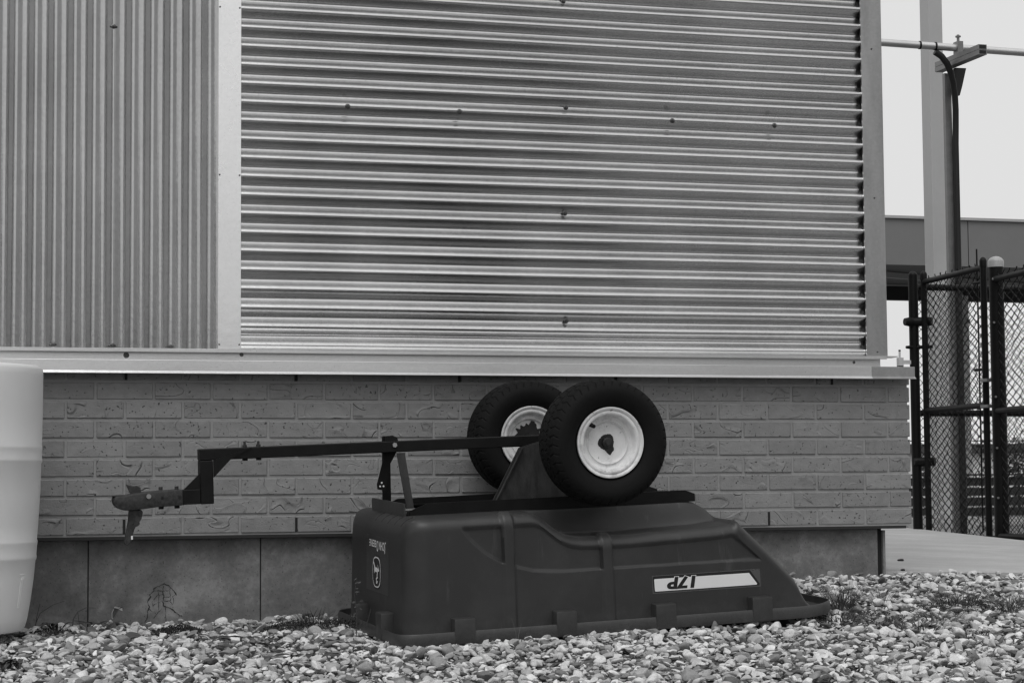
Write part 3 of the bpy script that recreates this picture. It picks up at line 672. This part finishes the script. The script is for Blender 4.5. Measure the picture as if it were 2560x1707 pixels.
# ------------------------------------------------------------------ gravel
def rock(seed):
    rr = np.random.RandomState(seed); bm = bmesh.new(); bmesh.ops.create_icosphere(bm, subdivisions=3, radius=1)
    v = np.array([x.co[:] for x in bm.verts])
    for k in range(rr.randint(8, 15)):
        n = rr.normal(size=3); n /= np.linalg.norm(n); d = rr.uniform(.40, .78); q = v @ n; v = v - np.outer(np.clip(q - d, 0, None) * .92, n)
    for k in range(5):
        f = rr.normal(size=3) * 1.8; v *= 1 + .035 * np.sin(v @ f + rr.uniform(0, 6))[:, None]
    v = v * np.array([1.0, rr.uniform(.58, .86), rr.uniform(.30, .55)]); v /= np.abs(v).max()
    for x, c in zip(bm.verts, v): x.co = c
    me = bpy.data.meshes.new('stone'); bm.to_mesh(me); bm.free(); me.polygons.foreach_set('use_smooth', [True] * len(me.polygons)); me.materials.append(M_stone)
    return bpy.data.objects.new('stone', me)
rc = bpy.data.collections.new('stones'); [rc.objects.link(rock(s)) for s in range(18)]
def in_slab(x, y): return (x > 3.04) & (y > .045)
pos, rot, scl, idx = [], [], [], []
def layer(n, x0, x1, y0, y1, smin, smax, dz, keep=None, pw=2.2):
    x = NR.uniform(x0, x1, n); y = NR.uniform(y0, y1, n); s = smin + (smax - smin) * NR.uniform(0, 1, n) ** pw
    k = (y < .03 - s * .6) | ((x > 3.08) & (y < .045)); 
    # thin out where only grazing, keep out from below the tub
    incart = (x > .96) & (x < 2.30) & (y > -.80) & (y < -.12); k &= ~incart
    if keep is not None: k &= keep(x, y)
    x, y, s = x[k], y[k], s[k]; z = ground_z(x, y) + dz + NR.uniform(-.006, .006, len(x))
    # stones right beneath the rim must stay below it
    U = (x - .88) ; rimz = -.031 + .04 * U + .045 * (y + .92)
    near = (x > .80) & (x < 2.48) & (y > -1.0) & (y < 0); z = np.where(near, np.minimum(z, rimz - s * .30), z)
    pos.append(np.stack([x, y, z], -1)); scl.append(s); idx.append(NR.randint(0, 18, len(x)))
    rot.append(np.stack([NR.normal(0, .34, len(x)), NR.normal(0, .34, len(x)), NR.uniform(0, 6.28, len(x))], -1))
layer(26000, -1.5, 5.2, -2.75, .05, .006, .014, -.004)
layer(15000, -1.5, 5.2, -2.75, .05, .010, .024, .002)
layer(5200, -1.5, 5.2, -2.75, .05, .015, .030, .007, pw=1.8)
layer(420, -1.5, 5.2, -2.75, .03, .020, .034, .009, pw=1.5)
pos, rot, scl, idx = map(np.concatenate, (pos, rot, scl, idx))
me = bpy.data.meshes.new('gravel'); me.vertices.add(len(pos)); me.vertices.foreach_set('co', pos.reshape(-1).astype(np.float32))
for nm, ty, dat in (('rot', 'FLOAT_VECTOR', rot), ('scl', 'FLOAT', scl), ('idx', 'INT', idx)):
    at_ = me.attributes.new(nm, ty, 'POINT'); at_.data.foreach_set('vector' if ty == 'FLOAT_VECTOR' else 'value', dat.reshape(-1).astype(np.float32 if ty != 'INT' else np.int32))
gr = bpy.data.objects.new('gravel', me); col.objects.link(gr); gr['kind'] = 'stuff'; gr['label'] = 'pale river gravel spread along the foot of the wall'
ng = bpy.data.node_groups.new('gravel', 'GeometryNodeTree'); ng.interface.new_socket('Geometry', in_out='INPUT', socket_type='NodeSocketGeometry'); ng.interface.new_socket('Geometry', in_out='OUTPUT', socket_type='NodeSocketGeometry')
gi, go = ng.nodes.new('NodeGroupInput'), ng.nodes.new('NodeGroupOutput'); iop = ng.nodes.new('GeometryNodeInstanceOnPoints'); ci = ng.nodes.new('GeometryNodeCollectionInfo')
ci.inputs[0].default_value = rc; ci.inputs[1].default_value = True; ci.inputs[2].default_value = True; iop.inputs['Pick Instance'].default_value = True
def na(name, ty):
    x = ng.nodes.new('GeometryNodeInputNamedAttribute'); x.data_type = ty; x.inputs[0].default_value = name; return x.outputs[0]
e2r = ng.nodes.new('FunctionNodeEulerToRotation'); L = ng.links.new
L(gi.outputs[0], iop.inputs['Points']); L(ci.outputs[0], iop.inputs['Instance']); L(na('idx', 'INT'), iop.inputs['Instance Index'])
L(na('rot', 'FLOAT_VECTOR'), e2r.inputs[0]); L(e2r.outputs[0], iop.inputs['Rotation']); L(na('scl', 'FLOAT'), iop.inputs['Scale']); L(iop.outputs[0], go.inputs[0])
md = gr.modifiers.new('gravel', 'NODES'); md.node_group = ng

# ------------------------------------------------------------------ weeds and grass
def gz(x, y): return float(ground_z(x, y))
def blade(bm, p, ang_, L, w, bend, lean=.3, n=5):
    d = Vector((math.cos(ang_), math.sin(ang_), 0)); sdv = Vector((-d.y, d.x, 0)); prev = None; p = Vector(p)
    for i in range(n + 1):
        t = i / n; c = p + d * (L * (lean * t + bend * t * t)) + Vector((0, 0, L * (t - .45 * bend * t * t))); ww = w * (1 - t) ** .7 * .5 + .0002
        a, b_ = bm.verts.new(c + sdv * ww), bm.verts.new(c - sdv * ww); m_ = bm.verts.new(c - Vector((0, 0, ww * .5)))
        if prev: bm.faces.new((prev[0], a, m_, prev[2])); bm.faces.new((prev[2], m_, b_, prev[1]))
        prev = (a, b_, m_)
def tuft(x, y, n, L, spread, label, w=.0030, seed=0, m=None, bend=(.1, .8), group=None, stem=None):
    rr = random.Random(seed); z = gz(x, y) + .003; e = empty('grass_tuft', (x, y, z)); bm = B()
    for k in range(n):
        a = rr.uniform(0, 6.28); r = spread * math.sqrt(rr.random()) * .5
        blade(bm, (r * math.cos(a), r * math.sin(a), .004), a + rr.uniform(-.6, .6), L * 1.45 * rr.uniform(.45, 1.15), w * 1.2 * rr.uniform(.7, 1.2), rr.uniform(*bend), rr.uniform(.05, .7))
    part('blades', bm, m or M_grass, e)
    if stem:
        bm = B(); blade(bm, (0, 0, 0), stem[0], stem[1], .0045, .05, stem[2], 6); part('stalk', bm, M_grass, e)
    tag(e, label, 'grass tuft', group); return e
def lowplant(x, y, n, sz, label, seed, m=None, flat=.25, name='weed', cat='weed'):
    rr = random.Random(seed); z = gz(x, y) + (.034 if sz > .06 else .020); e = empty(name, (x, y, z))
    for k in range(n):
        bm = B(); a = rr.uniform(0, 6.28); L = sz * rr.uniform(.5, 1.1); w = L * rr.uniform(.22, .36); d = Vector((math.cos(a), math.sin(a), 0)); s_ = Vector((-d.y, d.x, 0)); o = Vector((rr.uniform(-1, 1) * sz * .7, rr.uniform(-1, 1) * sz * .5, 0)); prev = None
        for i in range(7):
            t = i / 6; ww = w * math.sin(math.pi * min(t * .93 + .05, 1)) ** .8 * (1 + .25 * math.sin(i * 2.1 + k)) * .5 + .0005
            c = o + d * L * t + Vector((0, 0, L * (1.6 * flat * t * (1.4 - t) + .04 * math.sin(5 * t + k))))
            a_, b_, c_ = bm.verts.new(c + s_ * ww + Vector((0, 0, ww * .3))), bm.verts.new(c), bm.verts.new(c - s_ * ww + Vector((0, 0, ww * .3)))
            if prev: bm.faces.new((prev[0], a_, b_, prev[1])); bm.faces.new((prev[1], b_, c_, prev[2]))
            prev = (a_, b_, c_)
        part('leaf', bm, m or M_weed, e, smooth=80)
    tag(e, label, cat); return e
def moss(x, y, sx, sy_, n, label, seed, h=.030):
    rr = random.Random(seed); bm = B()
    for k in range(n):
        a = rr.uniform(0, 6.28); r = math.sqrt(rr.random()); px, py = r * math.cos(a) * sx, r * math.sin(a) * sy_
        c = Vector((px, py, (gz(x + px, y + py) - gz(x, y)) + rr.uniform(.3, 1) * h * (1.25 - r))); q = rr.uniform(.002, .0055)
        d1 = Vector((rr.gauss(0, 1), rr.gauss(0, 1), rr.gauss(0, 1))).normalized(); d2 = d1.orthogonal().normalized()
        bm.faces.new([bm.verts.new(c + d1 * q), bm.verts.new(c + d2 * q * .7), bm.verts.new(c - d1 * q), bm.verts.new(c - d2 * q * .7)])
    o = part('ground_cover', bm, M_moss); o.location = (x, y, gz(x, y) + .008); tag(o, label, kind='stuff'); return o
tuft(2.529, -.640, 130, .068, .11, 'dense round grass tuft growing right behind the dumping lip of the cart', seed=1)
tuft(2.585, -.437, 10, .045, .03, 'tiny grass tuft with one tall leaning dry stalk in front of the foundation', seed=2, stem=(rad(170), .115, .45), w=.002)
tuft(2.729, -.560, 26, .050, .09, 'sparse wiry grass tuft between the round tuft and the wide low clump', seed=3, w=.0018)
tuft(2.990, -.640, 120, .045, .19, 'wide low grass clump below the near edge of the concrete slab', seed=4, w=.0024, bend=(.3, 1))
tuft(3.110, -.780, 60, .050, .12, 'ragged grass tuft just right of the wide low clump', seed=5, w=.0024)
tuft(3.240, -.700, 40, .050, .10, 'grass tuft cut by the right edge of the picture', seed=6, w=.0024)
tuft(2.640, -1.000, 60, .040, .24, 'flattened straggling grass in front of the round tuft', seed=7, bend=(.8, 1.4), w=.0030)
tuft(2.450, -.830, 44, .040, .12, 'short grass right at the tip of the dumping lip', seed=8, bend=(.5, 1.2), w=.0026)
tuft(2.780, -.880, 44, .045, .16, 'loose grass patch lying over the gravel right of the cart', seed=9, bend=(.7, 1.3), w=.0026)
tuft(2.700, -1.235, 5, .030, .02, 'single thin stalk standing up out of the open gravel', seed=10, w=.0016, stem=(rad(90), .06, .02))
tuft(.715, -.300, 60, .052, .10, 'spiky grass tuft against the foundation left of the cart', seed=11, w=.0024, bend=(.1, .7))
tuft(1.590, -1.02, 4, .040, .02, 'few thin grass strands touching the rim below the middle of the cart', seed=12, w=.0015)
tuft(1.250, -.99, 5, .055, .03, 'fine upright strands in front of the second tab of the cart', seed=13, w=.0015)
lowplant(2.755, -1.230, 14, .028, 'small dark leafy weed in the gravel near the right edge', 14, flat=.6)
lowplant(.300, -.800, 9, .085, 'flat weed with long dark leaves on the gravel below the coupler', 15, flat=.12)
lowplant(.470, -.960, 8, .080, 'spreading dark weed on the gravel right of the flat long-leaved one', 16, flat=.15)
lowplant(.520, -1.200, 7, .075, 'dark flat leaves lying lowest in the gravel left of the cart', 17, flat=.12)
lowplant(-.330, -1.190, 22, .050, 'bushy dark weed in the bottom left corner', 18, flat=.7)
lowplant(-.150, -.200, 8, .045, 'small dark weed at the foot of the barrel', 19, flat=.6)
lowplant(-.02, -.10, 6, .050, 'little leafy weed beside the first foundation joint', 20, flat=.3)
e = lowplant(.060, -.045, 2, .085, 'pale dead leaf leaning on the foundation beside the panel joint', 21, m=M_paleaf, flat=.6, name='dead_leaf', cat='leaf')
moss(.258, -.300, .085, .05, 900, 'dark moss patch on the gravel below the cracked panel', 1)
moss(.640, -.330, .10, .05, 700, 'dark moss patch around the spiky grass tuft', 2); moss(.790, -.370, .10, .06, 700, 'dark moss patch beside the left end of the cart', 3)
moss(3.02, -.70, .22, .09, 900, 'dark ground cover under the wide low clump', 4, .012); moss(2.50, -.80, .22, .12, 900, 'dark ground cover around the cart tip', 5, .012); moss(-.16, -.22, .07, .04, 250, 'dark moss at the barrel foot', 6)
# dry twiggy stems by the wall
def twig(name, pts, r, label, at, cat='dry stem', subs=(), leaves=0, seed=0):
    z = gz(*at); e = empty(name, (at[0], at[1], z)); bm = B(); tube(bm, pts, [r * (1 - .6 * i / (len(pts) - 1)) for i in range(len(pts))], 5); part('stem', bm, M_dry, e)
    for s in subs: bm = B(); tube(bm, s, r * .6, 5); part('branch', bm, M_dry, e)
    rr = random.Random(seed)
    for k in range(leaves):
        p = Vector(pts[-1]) * rr.uniform(.3, 1.05) + Vector((rr.gauss(0, .010), rr.gauss(0, .008), rr.gauss(0, .006))); bm = B(); q = rr.uniform(.004, .009); a = rr.uniform(0, 6)
        d1 = Vector((math.cos(a), .3, math.sin(a) * .6)).normalized(); d2 = d1.orthogonal().normalized() * .45
        vs = [bm.verts.new(p + d * q) for d in (d1, d2, -d1, -d2)]; bm.faces.new(vs); part('leaf', bm, M_weed, e)
    tag(e, label, cat); return e
twig('dry_stem', [(0, 0, 0), (.003, .01, .03), (.02, .03, .055), (.05, .045, .068), (.085, .05, .066)], .0022, 'thin dry stem arching over to the first foundation joint', (-.075, -.02), subs=[[(.02, .03, .055), (.024, .03, .02), (.04, .02, -.005)]])
twig('dry_stem', [(0, 0, 0), (.004, 0, .03), (.018, 0, .062), (.06, .01, .088), (.10, .02, .10)], .0019, 'thin dry stem springing to the right from the barrel foot', (-.205, -.08), subs=[[(0, 0, 0), (.006, -.01, .05), (.016, -.01, .095)]])
twig('dry_stem', [(0, 0, 0), (.02, 0, .018), (.05, .005, .020), (.08, 0, .004)], .0020, 'low bent dry stem lying by the pale dead leaf', (-.02, -.05))
twig('tall_weed', [(0, 0, -.01), (.004, 0, .05), (.002, .004, .10), (-.004, .006, .15), (.004, .004, .19)], .0016, 'tall spindly weed with small seed heads at the left end of the cart', (.800, -.62), 'weed', subs=[[(.002, .004, .10), (.022, 0, .13)], [(0, 0, .06), (-.02, 0, .085)], [(.01, -.02, 0), (.03, -.03, .05), (.045, -.03, .10)], [(0, 0, .02), (.02, -.01, .06)]], leaves=16, seed=5)

# ------------------------------------------------------------------ chain link gate and fence (running away from the building corner along x = 6.5)
def fx(y): return 6.50 + .075 * (y - 5.4)
def chain(name, y0, y1, z0, z1, parent, pitch=.100, r=.0037, fx=None, hz_=.033):
    fx = fx or globals()['fx']
    bm = B(); n = int((y1 - y0) / (pitch / 2)); h = pitch * .5; m = int((z1 - z0) / hz_); verts, faces = [], []
    for i in range(n + 1):
        yb = y0 + i * pitch / 2; pts = []
        for k in range(m + 1):
            s = 1 if (k + i) % 2 else -1; yy = yb + s * pitch * .262; z = z0 + (z1 - z0) * k / m; xo = .0026 * (1 if (k % 2) else -1)
            pts.append((fx(yy) + xo + .004 * math.sin(z * 9 + i), yy + R_.uniform(-.0015, .0015), z + R_.uniform(-.0015, .0015)))
        # twisted barbs at the top
        pts.append((pts[-1][0], pts[-1][1] + R_.uniform(-.012, .012), z1 + .014))
        for k, p in enumerate(pts):
            b0 = len(verts)
            for q in range(4): a = q * math.pi / 2; verts.append((p[0] + r * math.cos(a), p[1] + r * math.sin(a), p[2]))
            if k:
                for q in range(4): faces.append((b0 - 4 + q, b0 - 4 + (q + 1) % 4, b0 + (q + 1) % 4, b0 + q))
    me = bpy.data.meshes.new(name); me.from_pydata(verts, [], faces); return part(name, me, M_fence, parent, True)
def pole(name, y, r, z0, z1, parent, m=None, n=18, x=None):
    bm = B(); xx = fx(y) if x is None else x; tube(bm, [(xx, y, z0), (xx, y, z1)], r, n); return part(name, bm, m or M_fence, parent, True, 50)
def capd(y, r, z, parent, m, x=None, fl=.62):
    xx = fx(y) if x is None else x; return part('post_cap', lathe([(r * 1.10, -.04), (r * 1.12, 0), (r * 1.05, .012 * fl), (r * .8, .030 * fl), (r * .4, .042 * fl), (.001, .046 * fl)], 24, 'z', (xx, y, z)), m, parent, True, 50)
gate = empty('chain_link_gate', (6.54, 5.9, .12)); tag(gate, 'black chain link gate leaf hung between two posts behind the concrete slab', 'gate')
G0, G1 = 5.44, 6.475
pole('frame_upright', G1, .023, .05, 2.015, gate); pole('frame_upright', G0, .023, .05, 2.005, gate)
for y, z in ((G1, 2.015), (G0, 2.005)): capd(y, .023, z, gate, M_fence)
for z in (1.960, 1.000, .06):
    bm = B(); tube(bm, [(fx(G0), G0, z), (fx(G1), G1, z + (0 if z > .5 else 0))], .021, 14); part('rail', bm, M_fence, gate, True, 50)
chain('chain_mesh', G0 + .05, G1 - .03, .05, 1.985, gate)
bm = B(); tube(bm, [(fx(G0 + .10), G0 + .10, .12), (fx(G0 + .10), G0 + .10, 2.10)], .006, 6); part('tension_bar', bm, M_fence, gate, True)
for z in (1.86, 1.25, .72): bm = B(); tube(bm, [(fx(G0) - .002, G0 - .01, z), (fx(G0) - .01, G0 + .125, z)], .011, 8); part('band', bm, M_fence, gate, True, 50)
pA = empty('fence_post', (6.52, 6.56, .1)); tag(pA, 'black hinge post with hinge collars, nearest the brick corner', 'fence post')
pole('post', 6.560, .036, .0, 2.020, pA, x=6.535); capd(6.560, .030, 2.020, pA, M_fence, 6.535)
for z, r, l in ((1.665, .036, .100), (1.475, .014, .09), (.62, .036, .04)):
    bm = B(); tube(bm, [(6.535 - l * .83, 6.545, z), (6.535 - l * .4, 6.545, z), (6.535, 6.545, z), (6.535 + .10, 6.46, z)], [r * .75, r, r, r * .9], 16); part('hinge', bm, M_fence, pA, True, 50)
pB = empty('fence_post', (6.51, 5.29, .1)); tag(pB, 'thick black fence post with a pale domed cap right of the gate leaf', 'fence post')
pole('post', 5.285, .050, .0, 1.985, pB, n=24, x=6.515); capd(5.285, .049, 1.985, pB, M_capm, 6.515, .8)
for z in (1.86, 1.56, 1.05, .70, .36):
    bm = B(); tube(bm, [(6.515, 5.285, z - .012), (6.515, 5.285, z + .012)], .0495, 24); part('band', bm, M_fence, pB, True, 50); screwb = B(); tube(screwb, [(6.475, 5.255, z), (6.465, 5.24, z)], .008, 8); part('bolt', screwb, M_strut, pB, True)
for z in (.98, 1.16): bm = B(); box(bm, 6.45, 6.52, 5.33, 5.43, z, z + .02); part('latch', bm, M_strut, pB, True)
fk = empty('chain_link_fence', (9, 6.72, .1)); tag(fk, 'black chain link fence running to the right behind the open gate leaf', 'fence')
for z in (1.935, .985, .04):
    bm = B(); tube(bm, [(6.60, 6.62, z), (13, 6.62, z)], .024, 14); part('rail', bm, M_fence, fk, True, 50)
ck_ = chain('chain_mesh', 6.60, 10.2, .04, 1.95, fk, pitch=.066, r=.0034, fx=lambda q: 0.0, hz_=.033)
for v in ck_.data.vertices: v.co.x, v.co.y = v.co.y, 6.60 + v.co.x
for x in (9.3, 12.0): pole('post', 6.62, .03, -.1, 1.99, fk, x=x)
fn = empty('chain_link_fence', (6.42, 4.4, .1)); tag(fn, 'black chain link fence panel running towards the camera at the right edge', 'fence')
for z in (1.86, .955, .10):
    bm = B(); tube(bm, [(fx(5.28), 5.28, z), (fx(2.4), 2.4, z)], .021, 14); part('rail', bm, M_fence, fn, True, 50)
chain('chain_mesh', 2.5, 5.24, .08, 1.90, fn); pole('end_post', 2.4, .036, 0, 2.0, fn)
# ------------------------------------------------------------------ pipe, its support and conduit
pp_ = empty('overhead_pipe', (7.3, 7.9, 4.0)); tag(pp_, 'pale galvanised overhead pipe running out of the building past the column', 'pipe')
bm = B(); tube(bm, [(3.04, 7.95, 4.125), (7.022, 7.95, 4.105), (9.6, 7.62, 3.99), (16, 6.9, 3.72)], .031, 20); part('pipe_run', bm, M_pipe, pp_, True, 50)
for u in (.55, .64): 
    x = 7.022 + 1.159 * (u - .02) * 1.0; 
for x in (7.335, 7.470): bm = B(); yy = 7.95 - .33 * (x - 7.022) / 2.578; zz = 4.105 - .115 * (x - 7.022) / 2.578; tube(bm, [(x - .007, yy, zz), (x + .007, yy - .001, zz)], .0350, 20); part('strap', bm, M_fence, pp_, True, 50)
st = empty('pipe_support', (7.70, 8.1, .1)); tag(st, 'slim strut channel stand holding the overhead pipe with a bracket on top', 'pipe support')
zc = 3.935
boxo('strut', (7.640, 7.700, 8.06, 8.10, -.02, 3.90), M_strut, st)
bm = B(); tube(bm, [(7.712, 8.03, -.02), (7.712, 8.03, 3.30), (7.711, 8.02, 3.45), (7.703, 8.00, 3.58), (7.686, 7.975, 3.69), (7.660, 7.95, 3.79), (7.625, 7.925, 3.88), (7.580, 7.905, 3.95), (7.53, 7.90, 4.005), (7.470, 7.90, 4.04)], .027, 12); part('conduit', bm, M_cable, st, True, 60)
bm = B(); box(bm, 7.625, 7.700, 7.45, 8.20, 3.935, 3.975); box(bm, 7.625, 7.700, 7.45, 8.20, 3.978, 4.018); cb = part('cross_channel', bm, M_strut, st, True)
bm = B(); box(bm, 7.632, 7.693, 7.4495, 7.452, 3.940, 3.970); box(bm, 7.632, 7.693, 7.4495, 7.452, 3.983, 4.013); part('channel_opening', bm, M_black_hole, st, True)
part('bracket', prism(B(), [(7.70, 3.934), (7.80, 3.934), (7.76, 3.78), (7.735, 3.70), (7.70, 3.70)], 7.98, 8.02), M_beam, st, True)
bm = B(); box(bm, 7.640, 7.690, 7.82, 7.90, 4.02, 4.125); tube(bm, [(7.665, 7.86, 4.12), (7.665, 7.86, 4.185)], .012, 8); tube(bm, [(7.665, 7.86, 4.165), (7.665, 7.86, 4.175)], .024, 8); part('pipe_clamp', bm, M_strut, st, True)
# tall column
clm = empty('steel_column', (8.88, 10.65, 0)); tag(clm, 'tall pale square steel column standing behind the chain link gate', 'column')
boxo('shaft', (8.815, 8.965, 10.56, 10.74, .14, 7.5), M_col, clm, bev=.004)
boxo('base_plate', (8.74, 9.04, 10.48, 10.82, .11, .14), M_lightconc, clm); boxo('footing', (8.66, 9.12, 10.40, 10.90, -.1, .109), M_lightconc, clm)
# canopy
cn = empty('canopy', (12, 15.2, 3)); tag(cn, 'flat grey canopy with a panelled fascia beyond the fence', 'canopy')
for a, b_ in ((5.2, 7.36), (7.372, 9.54), (9.552, 11.725), (11.737, 13.9), (13.912, 16.1)): boxo('fascia_panel', (a, b_, 15.20, 15.26, 3.10, 3.665), M_fascia, cn)
boxo('coping', (5.18, 16.12, 15.17, 19.9, 3.667, 3.70), M_col, cn)
boxo('soffit', (5.2, 16.1, 15.262, 19.62, 3.32, 3.36), M_soff, cn)
bm = B(); tube(bm, [(5.6, 15.4, 3.27), (15.5, 19.3, 3.27)], .05, 4); part('soffit_beam', bm, M_col, cn, True)
boxo('rear_beam', (5.2, 16.1, 19.63, 19.80, 3.105, 3.30), M_beam, cn); boxo('rear_beam_trim', (5.2, 16.1, 19.60, 19.66, 3.3005, 3.318), M_col, cn)
for x in (5.6, 15.7): boxo('column', (x, x + .15, 15.5, 15.65, -.05, 3.31), M_beam, cn); boxo('column', (x, x + .15, 19.2, 19.35, -.05, 3.31), M_beam, cn)
# low slatted barrier and kerb
lw = empty('slatted_barrier', (12, 14.5, 0)); tag(lw, 'low dark slatted barrier beyond the gate', 'barrier')
for k in range(4): boxo('slat', (8.0, 17, 14.5, 14.54, .06 + k * .118, .06 + k * .118 + .094), M_darkwood, lw)
boxo('top_rail', (8.0, 17, 14.46, 14.58, .533, .552), M_darkwood, lw)
for x in (8.2, 10.4, 12.6, 14.8): boxo('post', (x, x + .08, 14.545, 14.63, -.05, .53), M_darkwood, lw)
tag(boxo('kerb', (7.5, 17, 13.75, 13.95, -.1, .055), M_lightconc, None), kind='structure')
# white pole
wp = empty('white_pole', (13.1, 17.9, 0)); tag(wp, 'slim white round pole seen through the gate mesh', 'pole')
bm = B(); tube(bm, [(13.1, 17.9, -.05), (13.1, 17.9, 3.0)], .078, 20); part('shaft', bm, M_farwhite, wp, True, 50); bm = B(); tube(bm, [(13.1, 17.9, 2.62), (13.1, 17.9, 2.68)], .10, 20); part('collar', bm, M_lightconc, wp, True, 50)
# little white sensor by the hinge post
sn = empty('white_sensor', (6.27, 6.56, 1.3)); tag(sn, 'tiny white sensor box with dark tip, left of the hinge post', 'sensor')
sx, sz = .067, .052
boxo('box', (6.330 + sx, 6.368 + sx, 6.54, 6.58, 1.285 + sz, 1.345 + sz), M_farwhite, sn); bm = B(); tube(bm, [(6.346 + sx, 6.56, 1.345 + sz), (6.346 + sx, 6.56, 1.392 + sz)], .008, 8); part('stem', bm, M_farwhite, sn, True); bm = B(); tube(bm, [(6.346 + sx, 6.56, 1.392 + sz), (6.346 + sx, 6.56, 1.404 + sz)], .009, 8); part('tip', bm, M_beam, sn, True)
boxo('foot', (6.331 + sx, 6.367 + sx, 6.541, 6.579, 1.277 + sz, 1.2845 + sz), M_beam, sn); boxo('arm', (6.3685 + sx, 6.51, 6.55, 6.57, 1.298 + sz, 1.326 + sz), M_farwhite, sn)
# far pale building, rails, shrubs
fb = empty('distant_building', (34, 47.3, 0)); tag(fb, 'low pale distant building with a dark roof band left of the hinge post', 'building')
boxo('wall', (20, 60, 47.3, 56, -.3, 1.27), M_farwhite, fb); boxo('roof', (19.8, 60.2, 47.1, 56.2, 1.272, 1.54), M_farroof, fb)
for k in range(9):
    x = 24 + k * 4; boxo('window', (x, x + 1.2, 47.27, 47.3, .45, .95), M_farroof, fb)
rl = empty('distant_railing', (20, 30, 0)); tag(rl, 'thin dark railing far beyond the gate', 'railing')
for z in (1.02, 1.26): boxo('rail', (14, 30, 30.0, 30.03, z, z + .02), M_farroof, rl)
for k in range(7): boxo('post', (14 + k * 2.6, 14.04 + k * 2.6, 30.05, 30.08, -.1, 1.28), M_farroof, rl)
def shrub(x, y, h, r, seed, label, n=700, q=(.03, .07)):
    rr = random.Random(seed); e = empty('shrub', (x, y, 0)); bm = B()
    for k in range(n):
        a, b_ = rr.uniform(0, 6.28), math.acos(rr.uniform(-1, 1)); R3 = rr.random() ** .4 * (1 + .3 * math.sin(3 * a + seed) * math.sin(2 * b_))
        c = Vector((r * R3 * math.sin(b_) * math.cos(a), r * R3 * math.sin(b_) * math.sin(a), h * .55 + h * .5 * R3 * math.cos(b_))); s = rr.uniform(*q)
        d1 = Vector((rr.gauss(0, 1), rr.gauss(0, 1), rr.gauss(0, 1))).normalized(); d2 = d1.orthogonal().normalized() * .6
        bm.faces.new([bm.verts.new(c + d * s) for d in (d1, d2, -d1, -d2)])
    part('crown', bm, M_leaf, e); bm = B(); tube(bm, [(0, 0, -.1), (0, 0, h * .6)], [.03, .015], 6); part('trunk', bm, M_darkwood, e); tag(e, label, 'shrub'); return e
shrub(15.45, 20.6, 1.15, .36, 1, 'dark upright shrub behind the mesh right of the thick fence post', q=(.02, .05))
shrub(15.9, 20.2, .8, .35, 2, 'lower dark shrub at the right edge behind the fence', q=(.02, .05))
shrub(14.1, 20.8, .85, .30, 3, 'small shrub seen through the gate mesh', 500, (.02, .05))
shrub(5.72, 3.95, .22, .14, 5, 'small pale weed bush at the foot of the thick fence post', 200, (.006, .014)) if False else None
# trees round the yard, behind the camera too: they are what the steel mirrors near the horizon
def treeline(seed):
    rr = random.Random(seed); verts, faces = [], []
    for k in range(5200):
        az = rr.uniform(rad(75), rad(300)) if k % 3 else rr.uniform(rad(75), rad(165)); d = rr.uniform(46, 58); hmax = 3.4 + .5 * math.sin(az * 7) + .3 * math.sin(az * 17 + 1)
        hmax += 13 * float(1 - sstep(rad(154), rad(164), az)) + 6 * float(sstep(rad(235), rad(255), az))
        z = hmax * rr.random() ** .8; s = rr.uniform(.5, 1.15); c = np.array([math.sin(az) * d, math.cos(az) * d, z]); a = np.array([rr.gauss(0, 1) for _ in range(3)]); a /= np.linalg.norm(a); b_ = np.cross(a, [.3, .5, .8]); b_ /= np.linalg.norm(b_)
        i = len(verts); verts += [tuple(c + a * s), tuple(c + b_ * s * .7), tuple(c - a * s), tuple(c - b_ * s * .7)]; faces.append((i, i + 1, i + 2, i + 3))
    me = bpy.data.meshes.new('far_wood'); me.from_pydata(verts, [], faces); return tag(part('far_wood', me, M_leaf), 'far belt of dark trees around the yard', kind='stuff')
treeline(3)
bpy.context.view_layer.update()
GROUPS = {'grass tuft': 'grass tufts growing in the gravel', 'weed': 'low weeds in the gravel', 'dry stem': 'dry stems at the wall foot', 'pebble': 'dark pebbles on the slab',
          'fence post': 'black posts on either side of the gate', 'shrub': 'shrubs beyond the fence', 'fence': 'black chain link fence runs'}
for o in list(col.objects):
    if o.parent is None and o.get('category') in GROUPS: o['group'] = GROUPS[o['category']]
